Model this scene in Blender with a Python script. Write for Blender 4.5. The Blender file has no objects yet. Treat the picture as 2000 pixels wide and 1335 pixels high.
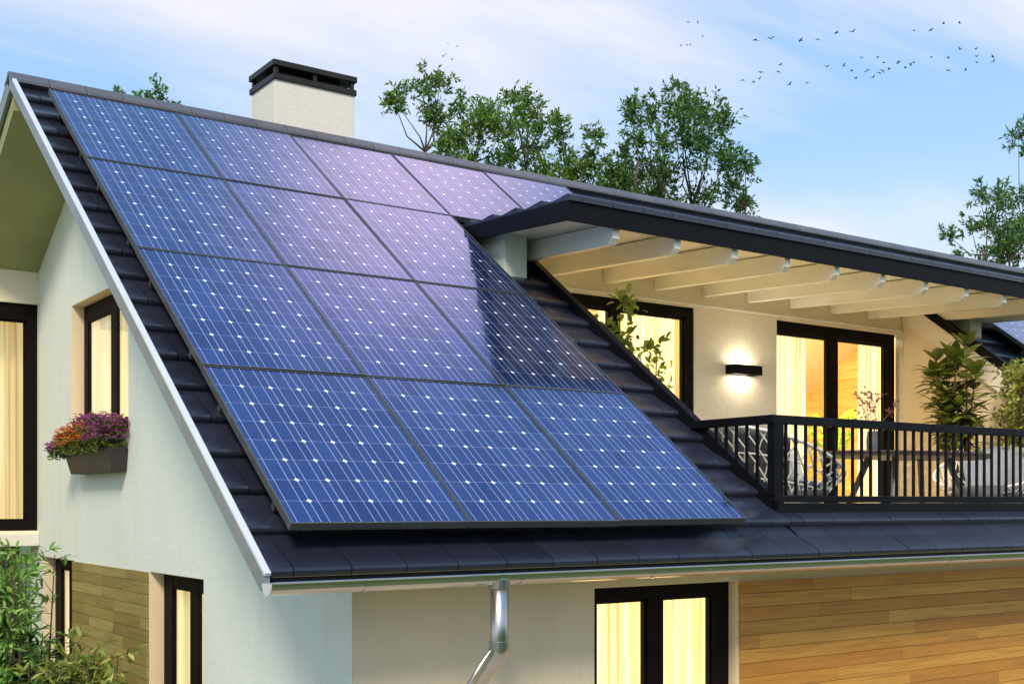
import bpy, math, random
from mathutils import Vector, noise as mnoise
random.seed(11)
R = math.radians
scene = bpy.context.scene
col = scene.collection
GZ = -3.3                      # ground height (the eye is at height 0)

# ------------------------------------------------------------------ materials
class NT:
    def __init__(s, name):
        s.m = bpy.data.materials.new(name); s.m.use_nodes = True
        s.t = s.m.node_tree; s.n = s.t.nodes; s.l = s.t.links
        s.b = s.n['Principled BSDF']; s.out = s.n['Material Output']
    def new(s, typ, **kw):
        n = s.n.new(typ)
        for k, v in kw.items(): setattr(n, k, v)
        return n
    def put(s, sock, v):
        if hasattr(v, 'is_output') or isinstance(v, bpy.types.NodeSocket): s.l.new(v, sock)
        else: sock.default_value = v
    def math(s, op, a, b=0.0, c=0.0):
        n = s.new('ShaderNodeMath', operation=op)
        s.put(n.inputs[0], a); s.put(n.inputs[1], b); s.put(n.inputs[2], c)
        return n.outputs[0]
    def mix(s, f, a, b):
        n = s.new('ShaderNodeMix', data_type='RGBA')
        s.put(n.inputs['Factor'], f); s.put(n.inputs['A'], a); s.put(n.inputs['B'], b)
        return n.outputs['Result']
    def noise(s, scale, detail=3, vec=None, rough=.5, sx=None):
        n = s.new('ShaderNodeTexNoise'); n.inputs['Scale'].default_value = scale
        n.inputs['Detail'].default_value = detail; n.inputs['Roughness'].default_value = rough
        if vec is None:
            vec = s.new('ShaderNodeTexCoord').outputs['Object']
        if sx:
            mp = s.new('ShaderNodeMapping'); mp.inputs['Scale'].default_value = sx
            s.l.new(vec, mp.inputs[0]); vec = mp.outputs[0]
        s.l.new(vec, n.inputs['Vector']); return n.outputs['Fac']
    def ramp(s, f, stops):
        n = s.new('ShaderNodeValToRGB'); e = n.color_ramp.elements
        while len(e) < len(stops): e.new(.5)
        for i, (p, c) in enumerate(stops):
            e[i].position = p; e[i].color = (*c, 1)
        s.put(n.inputs[0], f); return n.outputs[0]
    def bump(s, h, strength=.2, dist=.01):
        n = s.new('ShaderNodeBump'); n.inputs['Strength'].default_value = strength
        n.inputs['Distance'].default_value = dist
        s.l.new(h, n.inputs['Height']); s.l.new(n.outputs[0], s.b.inputs['Normal'])
    def set(s, **kw):
        for k, v in kw.items():
            s.put(s.b.inputs[k.replace('_', ' ')], v)
        return s

def plain(name, c, rough=.5, metal=0, vary=.12, scale=6, bump=0, bscale=60, **kw):
    t = NT(name)
    c2 = tuple(x*(1-vary) for x in c)
    c3 = tuple(min(1, x*(1+vary*.6)) for x in c)
    t.set(Base_Color=t.ramp(t.noise(scale, 4), [(.3, c2), (.7, c3)]), Roughness=rough, Metallic=metal, **kw)
    if bump: t.bump(t.noise(bscale, 3), bump, .004)
    return t.m

def leaf_mat(name, ca, cb, cc=None, trans=.35, rough=.45):
    t = NT(name)
    g = t.new('ShaderNodeNewGeometry').outputs['Random Per Island']
    st = [(.0, ca), (.6, cb)] + ([(1., cc)] if cc else [])
    c = t.ramp(g, st)
    t.set(Base_Color=c, Roughness=rough)
    tr = t.new('ShaderNodeBsdfTranslucent'); t.l.new(c, tr.inputs[0])
    mx = t.new('ShaderNodeMixShader'); mx.inputs[0].default_value = trans
    t.l.new(t.b.outputs[0], mx.inputs[1]); t.l.new(tr.outputs[0], mx.inputs[2])
    t.l.new(mx.outputs[0], t.out.inputs[0])
    return t.m

def plaster(name, c, dirt=.16):
    t = NT(name)
    a = t.noise(1.1, 5, None, .6); b = t.noise(1.0, 5, None, .65, (5.5, 5.5, .45)); g_ = t.noise(55, 3)
    k = t.math('ADD', t.math('MULTIPLY', t.math('MAXIMUM', t.math('SUBTRACT', a, .46), 0.), dirt*2.4),
               t.math('MULTIPLY', t.math('MAXIMUM', t.math('SUBTRACT', b, .52), 0.), dirt*4))
    k = t.math('ADD', k, t.math('MULTIPLY', t.math('SUBTRACT', g_, .5), .12))
    t.set(Base_Color=t.mix(k, (*c, 1), (c[0]*.42, c[1]*.40, c[2]*.34, 1)), Roughness=.88)
    n2 = t.math('ADD', t.noise(120, 3), t.math('MULTIPLY', t.noise(22, 3), 1.2))
    t.bump(n2, .5, .006); return t.m
M = {}
M['stucco'] = plaster('pale green stucco', (.73, .775, .70))
M['beige'] = plaster('beige stucco', (.74, .64, .47), .12)
M['cream'] = plaster('cream stucco', (.86, .77, .58), .08)
M['chimney'] = plaster('chimney render', (.80, .75, .66), .16)
M['white'] = plain('white paint', (.80, .76, .66), .5, 0, .05, 3, .1, 80)
M['reveal'] = plain('cream window reveal', (.86, .70, .46), .7, 0, .04, 3)
M['beam'] = plain('painted beam', (.92, .89, .80), .5, 0, .04, 3, .15, 60)
M['soffit'] = plain('lawn tinted soffit', (.33, .34, .15), .6, 0, .18, 1.2, .1, 60)  # green bounce from the lawn painted into a white soffit
M['deck'] = plain('dormer soffit board', (.92, .88, .74), .6, 0, .04, 2, .1, 60)
M['black'] = plain('black metal', (.005, .005, .007), .5, 0, .2, 5, .08, 60, Specular_IOR_Level=.16)
M['frame'] = plain('dark window frame', (.006, .0035, .0035), .65, 0, .2, 5, Specular_IOR_Level=.12)
M['cap'] = plain('chimney cap metal', (.022, .018, .016), .45, 0, .25, 6, .1, Specular_IOR_Level=.35)
M['rake'] = plain('grey rake board', (.26, .275, .28), .45, .2, .12, 4)
M['rakecap'] = plain('bright metal trim', (.86, .87, .87), .30, .35, .04, 4)
M['pipe'] = plain('satin steel', (.58, .57, .54), .30, 1, .1, 5)
M['steel'] = plain('polished steel', (.62, .61, .57), .20, 1, .06, 5)
M['pframe'] = plain('panel frame', (.13, .135, .13), .4, .5, .12, 8)
M['dark_gap'] = plain('roof underlay', (.012, .012, .014), .9)
M['planter'] = plain('dark planter', (.035, .028, .028), .55, 0, .2, 6, .2, 50)
M['soil'] = plain('soil', (.03, .02, .012), .95, 0, .3, 30)
M['pot'] = plain('grey pot', (.12, .12, .12), .6, 0, .15, 6)
M['bark'] = plain('bark', (.10, .075, .05), .9, 0, .3, 8, .6, 30)
M['twig'] = plain('reddish twig', (.16, .05, .04), .7)
M['rope'] = plain('white rope', (.78, .76, .70), .8, 0, .05)
M['cushion'] = plain('dark grey cushion', (.11, .12, .135), .9, 0, .1, 12, .3, 150)
M['cushion2'] = plain('light grey cushion', (.30, .32, .36), .9, 0, .1, 12, .3, 150)
M['tablewood'] = plain('dark table wood', (.06, .035, .022), .45, 0, .3, 10)
M['greymetal'] = plain('grey metal', (.12, .12, .12), .45, .3, .1)
M['bird'] = plain('bird plumage', (.03, .03, .035), .8)
M['floor'] = plain('deck floor', (.70, .61, .46), .6, 0, .10, 3)
M['room'] = plain('warm interior plaster', (.80, .70, .50), .9, 0, .05)
M['roomfloor'] = plain('interior floor', (.45, .28, .13), .4, 0, .15)

# tile: glazed dark slate with small weathering differences
t = NT('glazed slate roof tile')
isl = t.new('ShaderNodeNewGeometry').outputs['Random Per Island']
base = t.mix(isl, (.013, .015, .030, 1), (.024, .027, .050, 1))
nz = t.noise(9, 5)
base = t.mix(t.math('MULTIPLY', nz, .35), base, (.028, .028, .036, 1))
t.set(Base_Color=base, Roughness=t.math('MULTIPLY_ADD', t.noise(14, 4), .20, .22))
t.bump(t.noise(45, 4), .12, .004); t.b.inputs['Coat Weight'].default_value = .35; t.b.inputs['Coat Roughness'].default_value = .25; M['tile'] = t.m
t = NT('ridge cap tile')
isl = t.new('ShaderNodeNewGeometry').outputs['Random Per Island']
t.set(Base_Color=t.mix(isl, (.085, .085, .10, 1), (.12, .115, .125, 1)), Roughness=.42)
t.bump(t.noise(40, 4), .12, .004); M['ridgecap'] = t.m

def wood_mat(name, ca, cb, cc, axis):
    t = NT(name)
    isl = t.new('ShaderNodeNewGeometry').outputs['Random Per Island']
    vec = t.new('ShaderNodeTexCoord').outputs['Object']
    off = t.new('ShaderNodeCombineXYZ'); 
    for i in range(3): t.put(off.inputs[i], t.math('MULTIPLY', isl, 17.0*(i+1)))
    add = t.new('ShaderNodeVectorMath', operation='ADD'); t.l.new(vec, add.inputs[0]); t.l.new(off.outputs[0], add.inputs[1])
    sc = (1.2, 14, 34) if axis == 'x' else (14, 1.2, 34)
    g = t.noise(1.6, 5, add.outputs[0], .6, sc)
    w = t.noise(.5, 3, add.outputs[0], .5, (1, 1, 6))
    c = t.ramp(isl, [(.0, ca), (.55, cb), (1., cc)])
    dk = t.mix(.55, c, (ca[0]*.35, ca[1]*.3, ca[2]*.2, 1))
    c = t.mix(t.ramp(g, [(.42, (0, 0, 0)), (.72, (1, 1, 1))]), c, dk)
    c = t.mix(t.math('MULTIPLY', w, .25), c, (cc[0], cc[1], cc[2], 1))
    t.set(Base_Color=c, Roughness=.5); t.bump(g, .15, .003)
    return t.m
M['cladding'] = wood_mat('honey wood cladding', (.46, .19, .030), (.56, .265, .046), (.66, .36, .075), 'x')
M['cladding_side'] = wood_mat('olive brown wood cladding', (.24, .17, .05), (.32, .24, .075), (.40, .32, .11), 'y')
M['wallwood'] = wood_mat('orange interior wood', (.70, .40, .10), (.80, .50, .14), (.84, .58, .20), 'y')

# photovoltaic cells, laid out on the glass's own UVs (one unit per cell)
t = NT('photovoltaic cells')
uv = t.new('ShaderNodeUVMap').outputs[0]
sp = t.new('ShaderNodeSeparateXYZ'); t.l.new(uv, sp.inputs[0]); U, V = sp.outputs[0], sp.outputs[1]
fu, fv = t.math('FRACT', U), t.math('FRACT', V)
bu = t.math('SUBTRACT', .5, t.math('ABSOLUTE', t.math('SUBTRACT', fu, .5)))
bv = t.math('SUBTRACT', .5, t.math('ABSOLUTE', t.math('SUBTRACT', fv, .5)))
def line(v, w): return t.math('LESS_THAN', v, w)
inr = t.math('MULTIPLY', t.math('MULTIPLY', t.math('GREATER_THAN', U, .3), t.math('LESS_THAN', U, 5.7)),
             t.math('MULTIPLY', t.math('GREATER_THAN', V, .3), t.math('LESS_THAN', V, 7.7)))
lv = t.math('MULTIPLY', line(bu, .010), t.math('MULTIPLY', t.math('GREATER_THAN', U, .3), t.math('LESS_THAN', U, 5.7)))
lb = line(t.math('ABSOLUTE', t.math('SUBTRACT', bu, .27)), .0095)
lh = t.math('MULTIPLY', line(bv, .007), t.math('MULTIPLY', t.math('GREATER_THAN', V, .3), t.math('LESS_THAN', V, 7.7)))
dia = t.math('MULTIPLY', line(t.math('ADD', bu, bv), .092), inr)
grid = t.math('MAXIMUM', t.math('MAXIMUM', lv, lb), t.math('MULTIPLY', lh, .75))
cid = t.new('ShaderNodeCombineXYZ'); t.put(cid.inputs[0], t.math('FLOOR', U)); t.put(cid.inputs[1], t.math('FLOOR', V))
oi = t.new('ShaderNodeObjectInfo').outputs['Random']; t.put(cid.inputs[2], t.math('MULTIPLY', oi, 31))
wn = t.new('ShaderNodeTexWhiteNoise'); t.l.new(cid.outputs[0], wn.inputs[0])
finger = t.math('MULTIPLY', t.math('LESS_THAN', t.math('FRACT', t.math('MULTIPLY', V, 22)), .12), .06)
cell = t.mix(t.math('ADD', t.math('MULTIPLY', wn.outputs[0], .9), 0), (.042, .080, .235, 1), (.080, .132, .35, 1))
obr = t.new('ShaderNodeObjectInfo').outputs['Random']
cell = t.mix(t.math('MULTIPLY', obr, .28), cell, (.025, .075, .30, 1))
dust = t.noise(2.2, 6, None, .65, (1, .35, 1))
cell = t.mix(t.math('MULTIPLY', t.math('MAXIMUM', t.math('SUBTRACT', dust, .45), 0), .55), cell, (.16, .20, .32, 1))
cell = t.mix(finger, cell, (.5, .6, .9, 1))
cell = t.mix(t.math('MULTIPLY', grid, .75), cell, (.62, .72, .95, 1))
cell = t.mix(dia, cell, (.93, .96, 1, 1))
met = t.math('SUBTRACT', .80, t.math('MULTIPLY', t.math('MAXIMUM', dia, t.math('MULTIPLY', grid, .7)), .65))
t.set(Base_Color=cell, Metallic=met, Roughness=t.math('MULTIPLY_ADD', t.noise(3, 3), .05, .10))
t.b.inputs['Coat Weight'].default_value = .35; t.b.inputs['Coat Roughness'].default_value = .04
M['pv'] = t.m

def glass_mat(name, tint=(1, 1, 1), refl=1.0):
    t = NT(name)
    tr = t.new('ShaderNodeBsdfTransparent'); tr.inputs[0].default_value = (*tint, 1)
    gl = t.new('ShaderNodeBsdfGlossy'); gl.inputs['Roughness'].default_value = .02
    fr = t.new('ShaderNodeFresnel'); fr.inputs[0].default_value = 1.45
    mx = t.new('ShaderNodeMixShader'); t.put(mx.inputs[0], t.math('MULTIPLY', fr.outputs[0], refl))
    t.l.new(tr.outputs[0], mx.inputs[1]); t.l.new(gl.outputs[0], mx.inputs[2])
    t.l.new(mx.outputs[0], t.out.inputs[0]); return t.m
M['glass'] = glass_mat('window glass', (.97, .98, .96), .55)

def curtain_mat(name, c, e, strength):  # emission stands in for lamplight behind; its ramp paints the pleat shading
    t = NT(name)
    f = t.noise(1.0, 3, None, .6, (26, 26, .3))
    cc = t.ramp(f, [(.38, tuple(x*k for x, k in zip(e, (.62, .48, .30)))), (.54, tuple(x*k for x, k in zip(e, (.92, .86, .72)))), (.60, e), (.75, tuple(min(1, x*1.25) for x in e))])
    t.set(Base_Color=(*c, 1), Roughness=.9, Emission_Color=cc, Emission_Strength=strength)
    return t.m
M['cur_warm'] = curtain_mat('sheer curtain glowing warm', (.8, .72, .5), (1, .86, .46), .88)
M['cur_cream'] = curtain_mat('sheer cream curtain with painted glow', (.8, .72, .58), (1, .82, .52), .72)
M['cur_dim'] = curtain_mat('sheer beige curtain', (.7, .62, .42), (.75, .62, .34), .42)
def emit(name, c, s):
    t = NT(name); t.set(Base_Color=(*c, 1), Emission_Color=(*c, 1), Emission_Strength=s); return t.m
M['lampglow'] = emit('lamp diffuser', (1, .88, .70), 36)
M['pendant'] = emit('frosted pendant glass', (1, .93, .8), 1.2)
M['roomlight'] = emit('room light diffuser', (1, .84, .58), 150)

M['leaf_tree'] = leaf_mat('tree leaf', (.06, .14, .02), (.13, .27, .035), (.30, .42, .08), .45)
M['leaf_tree2'] = leaf_mat('tree leaf darker', (.04, .10, .02), (.09, .21, .04), (.22, .34, .08), .42)
M['leaf_bamboo'] = leaf_mat('bamboo leaf', (.14, .30, .06), (.30, .54, .12), (.52, .70, .26), .35)
M['leaf_bamboo2'] = leaf_mat('dark shrub leaf', (.05, .12, .02), (.10, .22, .04), (.24, .34, .09), .35)
M['leaf_olive'] = leaf_mat('olive leaf', (.12, .18, .03), (.28, .36, .07), (.62, .56, .16), .35)
M['leaf_rubber'] = leaf_mat('rubber plant leaf', (.10, .14, .025), (.22, .27, .045), (.46, .46, .09), .25, .28)
M['leaf_yellow'] = leaf_mat('yellow green leaf', (.16, .20, .03), (.38, .40, .07), (.62, .58, .14), .35)
M['leaf_vine'] = leaf_mat('climber leaf', (.09, .16, .025), (.22, .34, .05), (.42, .48, .10), .4)
M['leaf_palm'] = leaf_mat('palm leaf', (.18, .40, .03), (.34, .60, .05), None, .4)
M['leaf_box'] = leaf_mat('window box leaf', (.04, .07, .015), (.12, .17, .03), (.28, .28, .06), .3)
M['petal_orange'] = leaf_mat('orange petal', (.85, .16, .06), (.95, .36, .06), (.95, .60, .18), .3)
M['petal_purple'] = leaf_mat('purple petal', (.32, .09, .40), (.56, .14, .52), (.82, .24, .42), .3)
M['leaf_red'] = leaf_mat('red leaf', (.20, .04, .03), (.36, .11, .08), None, .3)
t = NT('hedge foliage'); g = t.noise(7, 6)
t.set(Base_Color=t.ramp(g, [(.35, (.015, .035, .008)), (.65, (.06, .12, .025))]), Roughness=.9); t.bump(t.noise(18, 5), 1., .1); M['hedge'] = t.m
t = NT('lawn'); g = t.noise(.6, 6)
t.set(Base_Color=t.ramp(g, [(.3, (.05, .10, .02)), (.7, (.11, .17, .04))]), Roughness=.95)
t.bump(t.noise(30, 4), .6, .03); M['grass'] = t.m

# ------------------------------------------------------------------ mesh builder
class MB:
    def __init__(s): s.v, s.f, s.uv = [], [], None
    def add(s, vs, fs):
        o = len(s.v); s.v += [tuple(v) for v in vs]; s.f += [tuple(i+o for i in f) for f in fs]
    def poly(s, pts): s.add(pts, [tuple(range(len(pts)))])
    def box(s, x0, x1, y0, y1, z0, z1):
        s.add([(x, y, z) for z in (z0, z1) for y in (y0, y1) for x in (x0, x1)],
              [(0, 2, 3, 1), (4, 5, 7, 6), (0, 1, 5, 4), (2, 6, 7, 3), (0, 4, 6, 2), (1, 3, 7, 5)])
        return s
    def prism(s, poly, x0, x1, ax=0, fr=None):
        # poly: list of (a,b); extruded along an axis; fr maps (x,a,b) -> xyz
        n = len(poly)
        def P(x, a, b):
            if fr: return fr(x, a, b)
            return (x, a, b) if ax == 0 else ((a, x, b) if ax == 1 else (a, b, x))
        vs = [P(x0, a, b) for a, b in poly] + [P(x1, a, b) for a, b in poly]
        fs = [tuple(range(n)), tuple(range(2*n-1, n-1, -1))]
        fs += [(i, i+n, (i+1) % n+n, (i+1) % n) for i in range(n)]
        s.add(vs, fs); return s
    def tube(s, pts, r, seg=8, cap=True):
        pts = [Vector(p) for p in pts]; n = len(pts)
        rs = r if isinstance(r, (list, tuple)) else [r]*n
        vs, prev = [], None
        for i, p in enumerate(pts):
            d = (pts[min(i+1, n-1)]-pts[max(i-1, 0)]).normalized()
            up = prev if prev else (Vector((0, 0, 1)) if abs(d.z) < .9 else Vector((1, 0, 0)))
            a = d.cross(up)
            if a.length < 1e-5: a = d.cross(Vector((1, .3, 0)))
            a.normalize(); b = a.cross(d).normalized(); prev = b
            for k in range(seg):
                t = 2*math.pi*k/seg
                vs.append(p+(a*math.cos(t)+b*math.sin(t))*rs[i])
        fs = [(i*seg+k, i*seg+(k+1) % seg, (i+1)*seg+(k+1) % seg, (i+1)*seg+k) for i in range(n-1) for k in range(seg)]
        if cap: fs += [tuple(range(seg-1, -1, -1)), tuple(range((n-1)*seg, n*seg))]
        s.add(vs, fs); return s
    def lathe(s, prof, cx, cy, seg=20, sx=1, sy=1):
        vs = [(cx+r*sx*math.cos(2*math.pi*k/seg), cy+r*sy*math.sin(2*math.pi*k/seg), z) for r, z in prof for k in range(seg)]
        n = len(prof)
        fs = [(i*seg+k, i*seg+(k+1) % seg, (i+1)*seg+(k+1) % seg, (i+1)*seg+k) for i in range(n-1) for k in range(seg)]
        fs += [tuple(range(seg-1, -1, -1)), tuple(range((n-1)*seg, n*seg))]
        s.add(vs, fs); return s
    def leaf(s, p, d, up, L, W, bend=.2, seg=1):
        p, d = Vector(p), Vector(d).normalized()
        w = d.cross(Vector(up))
        if w.length < 1e-4: w = d.cross(Vector((.3, .9, .1)))
        w.normalize(); n = w.cross(d).normalized()
        if seg == 1:
            s.add([p, p+d*L*.45+w*W*.5-n*L*.03, p+d*L-n*L*bend, p+d*L*.45-w*W*.5-n*L*.03], [(0, 1, 2, 3)])
        else:
            prof = [(0, .12), (.18, .75), (.42, 1), (.68, .8), (.88, .4), (1, .02)]
            vs, fs = [], []
            for tt, ww in prof:
                c = p+d*L*tt-n*L*bend*tt*tt
                vs += [c+w*W*.5*ww+n*W*.08*ww, c, c-w*W*.5*ww+n*W*.08*ww]
            for i in range(len(prof)-1):
                for k in (0, 1): fs.append((i*3+k, i*3+k+1, (i+1)*3+k+1, (i+1)*3+k))
            s.add(vs, fs)
    def build(s, name, mat, parent=None, bevel=0, smooth=False, base=None):
        me = bpy.data.meshes.new(name)
        root = parent
        while root is not None and root.parent is not None: root = root.parent
        o0 = root.location if root is not None else Vector(base or (0, 0, 0))
        me.from_pydata([(v[0]-o0[0], v[1]-o0[1], v[2]-o0[2]) for v in s.v], [], s.f)
        me.materials.append(mat)
        if smooth:
            for p in me.polygons: p.use_smooth = True
        o = bpy.data.objects.new(name, me); col.objects.link(o)
        if parent is not None: o.parent = parent
        else: o.location = o0
        if bevel:
            b = o.modifiers.new('bevel', 'BEVEL'); b.width = bevel; b.segments = 2; b.limit_method = 'ANGLE'
            b.angle_limit = R(40)
        return o

def fixnormals(o):
    import bmesh
    bm = bmesh.new(); bm.from_mesh(o.data); bmesh.ops.recalc_face_normals(bm, faces=bm.faces); bm.to_mesh(o.data); bm.free()
    return o

def tag(o, label=None, cat=None, group=None, kind=None):
    if label: o['label'] = label
    if cat: o['category'] = cat
    if group: o['group'] = group
    if kind: o['kind'] = kind
    return o
def thing(name, loc, label, cat, group=None):
    o = bpy.data.objects.new(name, None); col.objects.link(o); o.location = loc
    o.empty_display_size = .2
    return tag(o, label, cat, group)
def copy_tree(o, parent=None):
    c = o.copy(); col.objects.link(c); c.parent = parent
    for ch in list(o.children): copy_tree(ch, c)
    return c

# ------------------------------------------------------------------ geometry of the house
PIT = math.radians(36.532); CP, SP = math.cos(PIT), math.sin(PIT)
def RF(x, s, n): return (x, 5.1981+s*CP-n*SP, -.093+s*SP+n*CP)     # roof frame: n=0 is the top of the panels
def s_of_y(y, n): return (y-5.1981+n*SP)/CP
XL, XG, YF, YR = 2.20, 2.85, 5.52, 10.17
XB0, XB1, YB0, YW = 6.0, 11.63, 5.51, 8.78
XE = 17.5
ZR = RF(0, s_of_y(YR, -.12), -.12)[2]
house = thing('house', (XG, YF, GZ), 'modern two storey house with dark tiled roof, balcony and pale green gable', 'house')

def tiles(mb, fr, x0, x1, s0, s1, expo, width, phase, hole=None, noseh=.03, nb=-.15, first_drop=.03):
    k = 0; s = s0
    while s < s1-.02:
        e = min(expo, s1-s)
        segs = [(x0, x1, s, e)]
        if hole and s+e > hole[2] and s < hole[3]:
            segs = [(x0, hole[0], s, e), (hole[1], x1, s, e)]
            if s < hole[2]-.03: segs.append((hole[0], hole[1], s, hole[2]-s))
            if s+e > hole[3]+.03: segs.append((hole[0], hole[1], hole[3], s+e-hole[3]))
        s_keep, e_keep = s, e
        for (a, b, s, e) in segs:
            x = x0+phase-(width/2 if k % 2 else 0)
            while x > a: x -= width
            while x < b:
                xa, xb = max(a, x), min(b, x+width)
                if xb-xa > .0075:
                    g = .0032; j = random.uniform(-.0012, .0012)
                    dr = first_drop if k == 0 else .004
                    top = nb+noseh+j
                    hp = [(.016, top), (.05, top-.0035), (.09, top-.010), (.14, top-.020), (.20, nb+(noseh-.020)*.55), (expo, nb+.004)]
                    if e < expo-.001:                  # cut the tile short, keeping its section
                        cut = [q for q in hp if q[0] < e-.005]
                        q0, q1 = cut[-1], hp[len(cut)]
                        w_ = (e-q0[0])/(q1[0]-q0[0]); hp = cut+[(e, q0[1]+(q1[1]-q0[1])*w_)]
                    pr = [(s-.004, nb-dr), (s-.004, top-.020), (s+.002, top-.007)]+[(s+a_, b_) for a_, b_ in hp]+[(s+e, nb-.01), (s+.03, nb-.01), (s+.028, nb-dr)]
                    mb.prism(pr, xa+g, xb-g, fr=fr)
                x += width
        s = s_keep+e_keep; k += 1

# ---- roof (part): structure slab with tiles as sub-part
S0 = s_of_y(5.11, -.12); SR = s_of_y(YR, -.12)
slab = MB()
def RI(y, z): return ((y-5.1981)*CP+(z+.093)*SP, (z+.093)*CP-(y-5.1981)*SP)     # back into roof coordinates
def slabpiece(x0, x1, sa, sb, n0=-.22, n1=-.172):
    if sa < 0: poly = [RI(5.115, -.338), RI(5.237, -.338), (sb, n0), (sb, n1), (sa, n1)]
    else: poly = [(sa, n0), (sb, n0), (sb, n1), (sa, n1)]
    slab.prism(poly, x0, x1, fr=RF)
SK = s_of_y(YB0-.02, -.15); SD = s_of_y(8.80, -.15)
slabpiece(XL+.02, XB0-.05, S0+.01, SR-.25)
slabpiece(XB0-.05, XB1+.05, S0+.01, SK)
slabpiece(XB0-.05, XB1+.05, SD, SR-.25)
slabpiece(XB1+.05, XE, S0+.01, SR-.25)
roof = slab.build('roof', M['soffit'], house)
zr0 = ZR-.035
def rear(y): return zr0-(y-YR)*.505
YRE = 13.6
m = MB(); m.prism([(YR, zr0-.257), (YR, zr0-.02), (YRE, rear(YRE)-.02), (YRE, rear(YRE)-.257)], XL+.02, XE)
# ridge wedge under the cap
a = RF(0, SR-.25, -.172); b = RF(0, SR-.25, -.22)
m.prism([(a[1], a[2]), (b[1], b[2]), (YR, zr0-.125), (YR, zr0-.03)], XL+.02, XE)
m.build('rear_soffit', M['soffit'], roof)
tl = MB()
tiles(tl, RF, XL+.016, XE, S0, SR-.10, .3235, .3005, .124, hole=(XB0-.03, XB1+.03, s_of_y(YB0-.02, -.12), SD-.25), noseh=.048, nb=-.168, first_drop=.056)
o = tl.build('roof_tiles', M['tile'], roof); fixnormals(o)
RR = lambda x, s, n: (x, YR+s*.8927-n*(-.4508)*1, zr0-s*.4508+n*.8927)
tl = MB(); tiles(tl, lambda x, s, n: (x, YRE+.02-s*.8927-n*(-.4508), rear(YRE+.02)+s*.4508+n*.8927-.002), XL+.035, XE, 0, 3.75, .33, .3005, .1, nb=.0)
fixnormals(tl.build('rear_roof_tiles', M['tile'], roof))
# ridge caps
rc = MB(); x = XL-.022; i = 0
while x < XE:
    xb = x+.295
    z = ZR+.012; h = .012 if i % 2 else .012
    prof = [(YR-.135, z-.112), (YR-.128, z-.088), (YR-.035, z-.012), (YR, z+.004), (YR+.035, z-.010), (YR+.14, z-.060), (YR+.145, z-.085)]
    inner = [(YR+.12, z-.085), (YR, z-.030), (YR-.12, z-.118)]
    rc.prism(prof+inner, x+.002, xb-.003)
    x = xb; i += 1
fixnormals(rc.build('ridge_cap', M['ridgecap'], roof, bevel=.004))
# rake boards and bright cap
rk = MB()
rk.prism([RI(5.085, -.40), RI(5.136, -.40), (SR+.06, -.21), (SR+.06, -.127), (S0-.02, -.127)], XL-.015, XL+.012, fr=RF)
k0 = RF(0, SR+.06, -.125); k1 = RF(0, SR+.06, -.305)
rk.prism([(YR, zr0-.11), (YR, zr0+.01), (YRE+.02, rear(YRE)+.01), (YRE+.02, rear(YRE)-.11)], XL-.015, XL+.012)
rk.build('rake_board', M['rake'], roof)
rk = MB()
rk.prism([(S0-.03, -.126), (SR+.005, -.126), (SR+.005, -.106), (S0-.03, -.106)], XL-.019, XL+.014, fr=RF)
rk.prism([(YR+.02, zr0+.012), (YR+.02, zr0+.032), (YRE+.03, rear(YRE)+.032), (YRE+.03, rear(YRE)+.012)], XL-.019, XL+.014)
fixnormals(rk.build('rake_trim', M['rakecap'], roof, bevel=.003))

# ---- walls
def holewall(mb, P, us, zb, top, holes, th):
    """P(u,z,d) -> xyz, d=0 outer face, d=th inner face."""
    us = sorted(set(us+[h[0] for h in holes]+[h[1] for h in holes]))
    for ua, ub in zip(us[:-1], us[1:]):
        hs = sorted([h for h in holes if h[0] <= ua+1e-6 and h[1] >= ub-1e-6], key=lambda h: h[2])
        z = zb; segs = []
        for h in hs:
            if h[2] > z: segs.append(((z, z), (h[2], h[2])))
            z = h[3]
        segs.append(((z, z), (top(ua), top(ub))))
        for (a0, a1), (b0, b1) in segs:
            for d in (0, th):
                q = [P(ua, a0, d), P(ub, a1, d), P(ub, b1, d), P(ua, b0, d)]
                mb.poly(q if d == 0 else q[::-1])
    for (ua, ub, za, zb_) in holes:
        for q in ([(ua, za), (ub, za)], [(ub, za), (ub, zb_)], [(ub, zb_), (ua, zb_)], [(ua, zb_), (ua, za)]):
            (u0, z0), (u1, z1) = q
            mb.poly([P(u0, z0, 0), P(u0, z0, th), P(u1, z1, th), P(u1, z1, 0)])
def undery(y, off=.002):   # underside of the roof above a given y
    zf = RF(0, s_of_y(y, -.22), -.22)[2] if y <= YR else 9
    return min(zf, rear(max(y, YR))-.257)+off
G = MB()
YG1 = 12.03
GW = (9.24, 10.85, .55, 1.735); G1 = (10.764, 11.83, -2.9, -.497); G2 = (7.634, 8.737, -2.9, -.497)
holewall(G, lambda u, z, d: (XG+d, u, z), [YF, 9.96, YR, YG1+.3], GZ, undery, [GW, G1, G2], .25)
fixnormals(G.build('gable_wall', M['stucco'], house))
F = MB(); FW = (4.44, 5.626, -2.9, -.497)
holewall(F, lambda u, z, d: (u, YF+d, z), [XG+.001, XE], GZ, lambda u: -.135, [FW], .25)
fixnormals(F.build('front_wall', M['beige'], house))
# return wall at the gable: the rear wing
Wg = MB(); WW = (1.0, XG-.001, -.26, 1.905)
holewall(Wg, lambda u, z, d: (u, YG1+d, z), [-.5, XL, XG-.001], -.285, lambda u: undery(YG1), [WW], .25)
fixnormals(Wg.build('wing_wall', M['cream'], house))
MB().box(-.5, XG-.002, YG1-.05, YG1+1.2, -.405, -.285).build('wing_floor_band', M['white'], house, bevel=.006)
MB().box(-.5, XG-.002, YG1+.75, YG1+.95, GZ, -.406).build('wing_lower_wall', M['cladding_side'], house)
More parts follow.
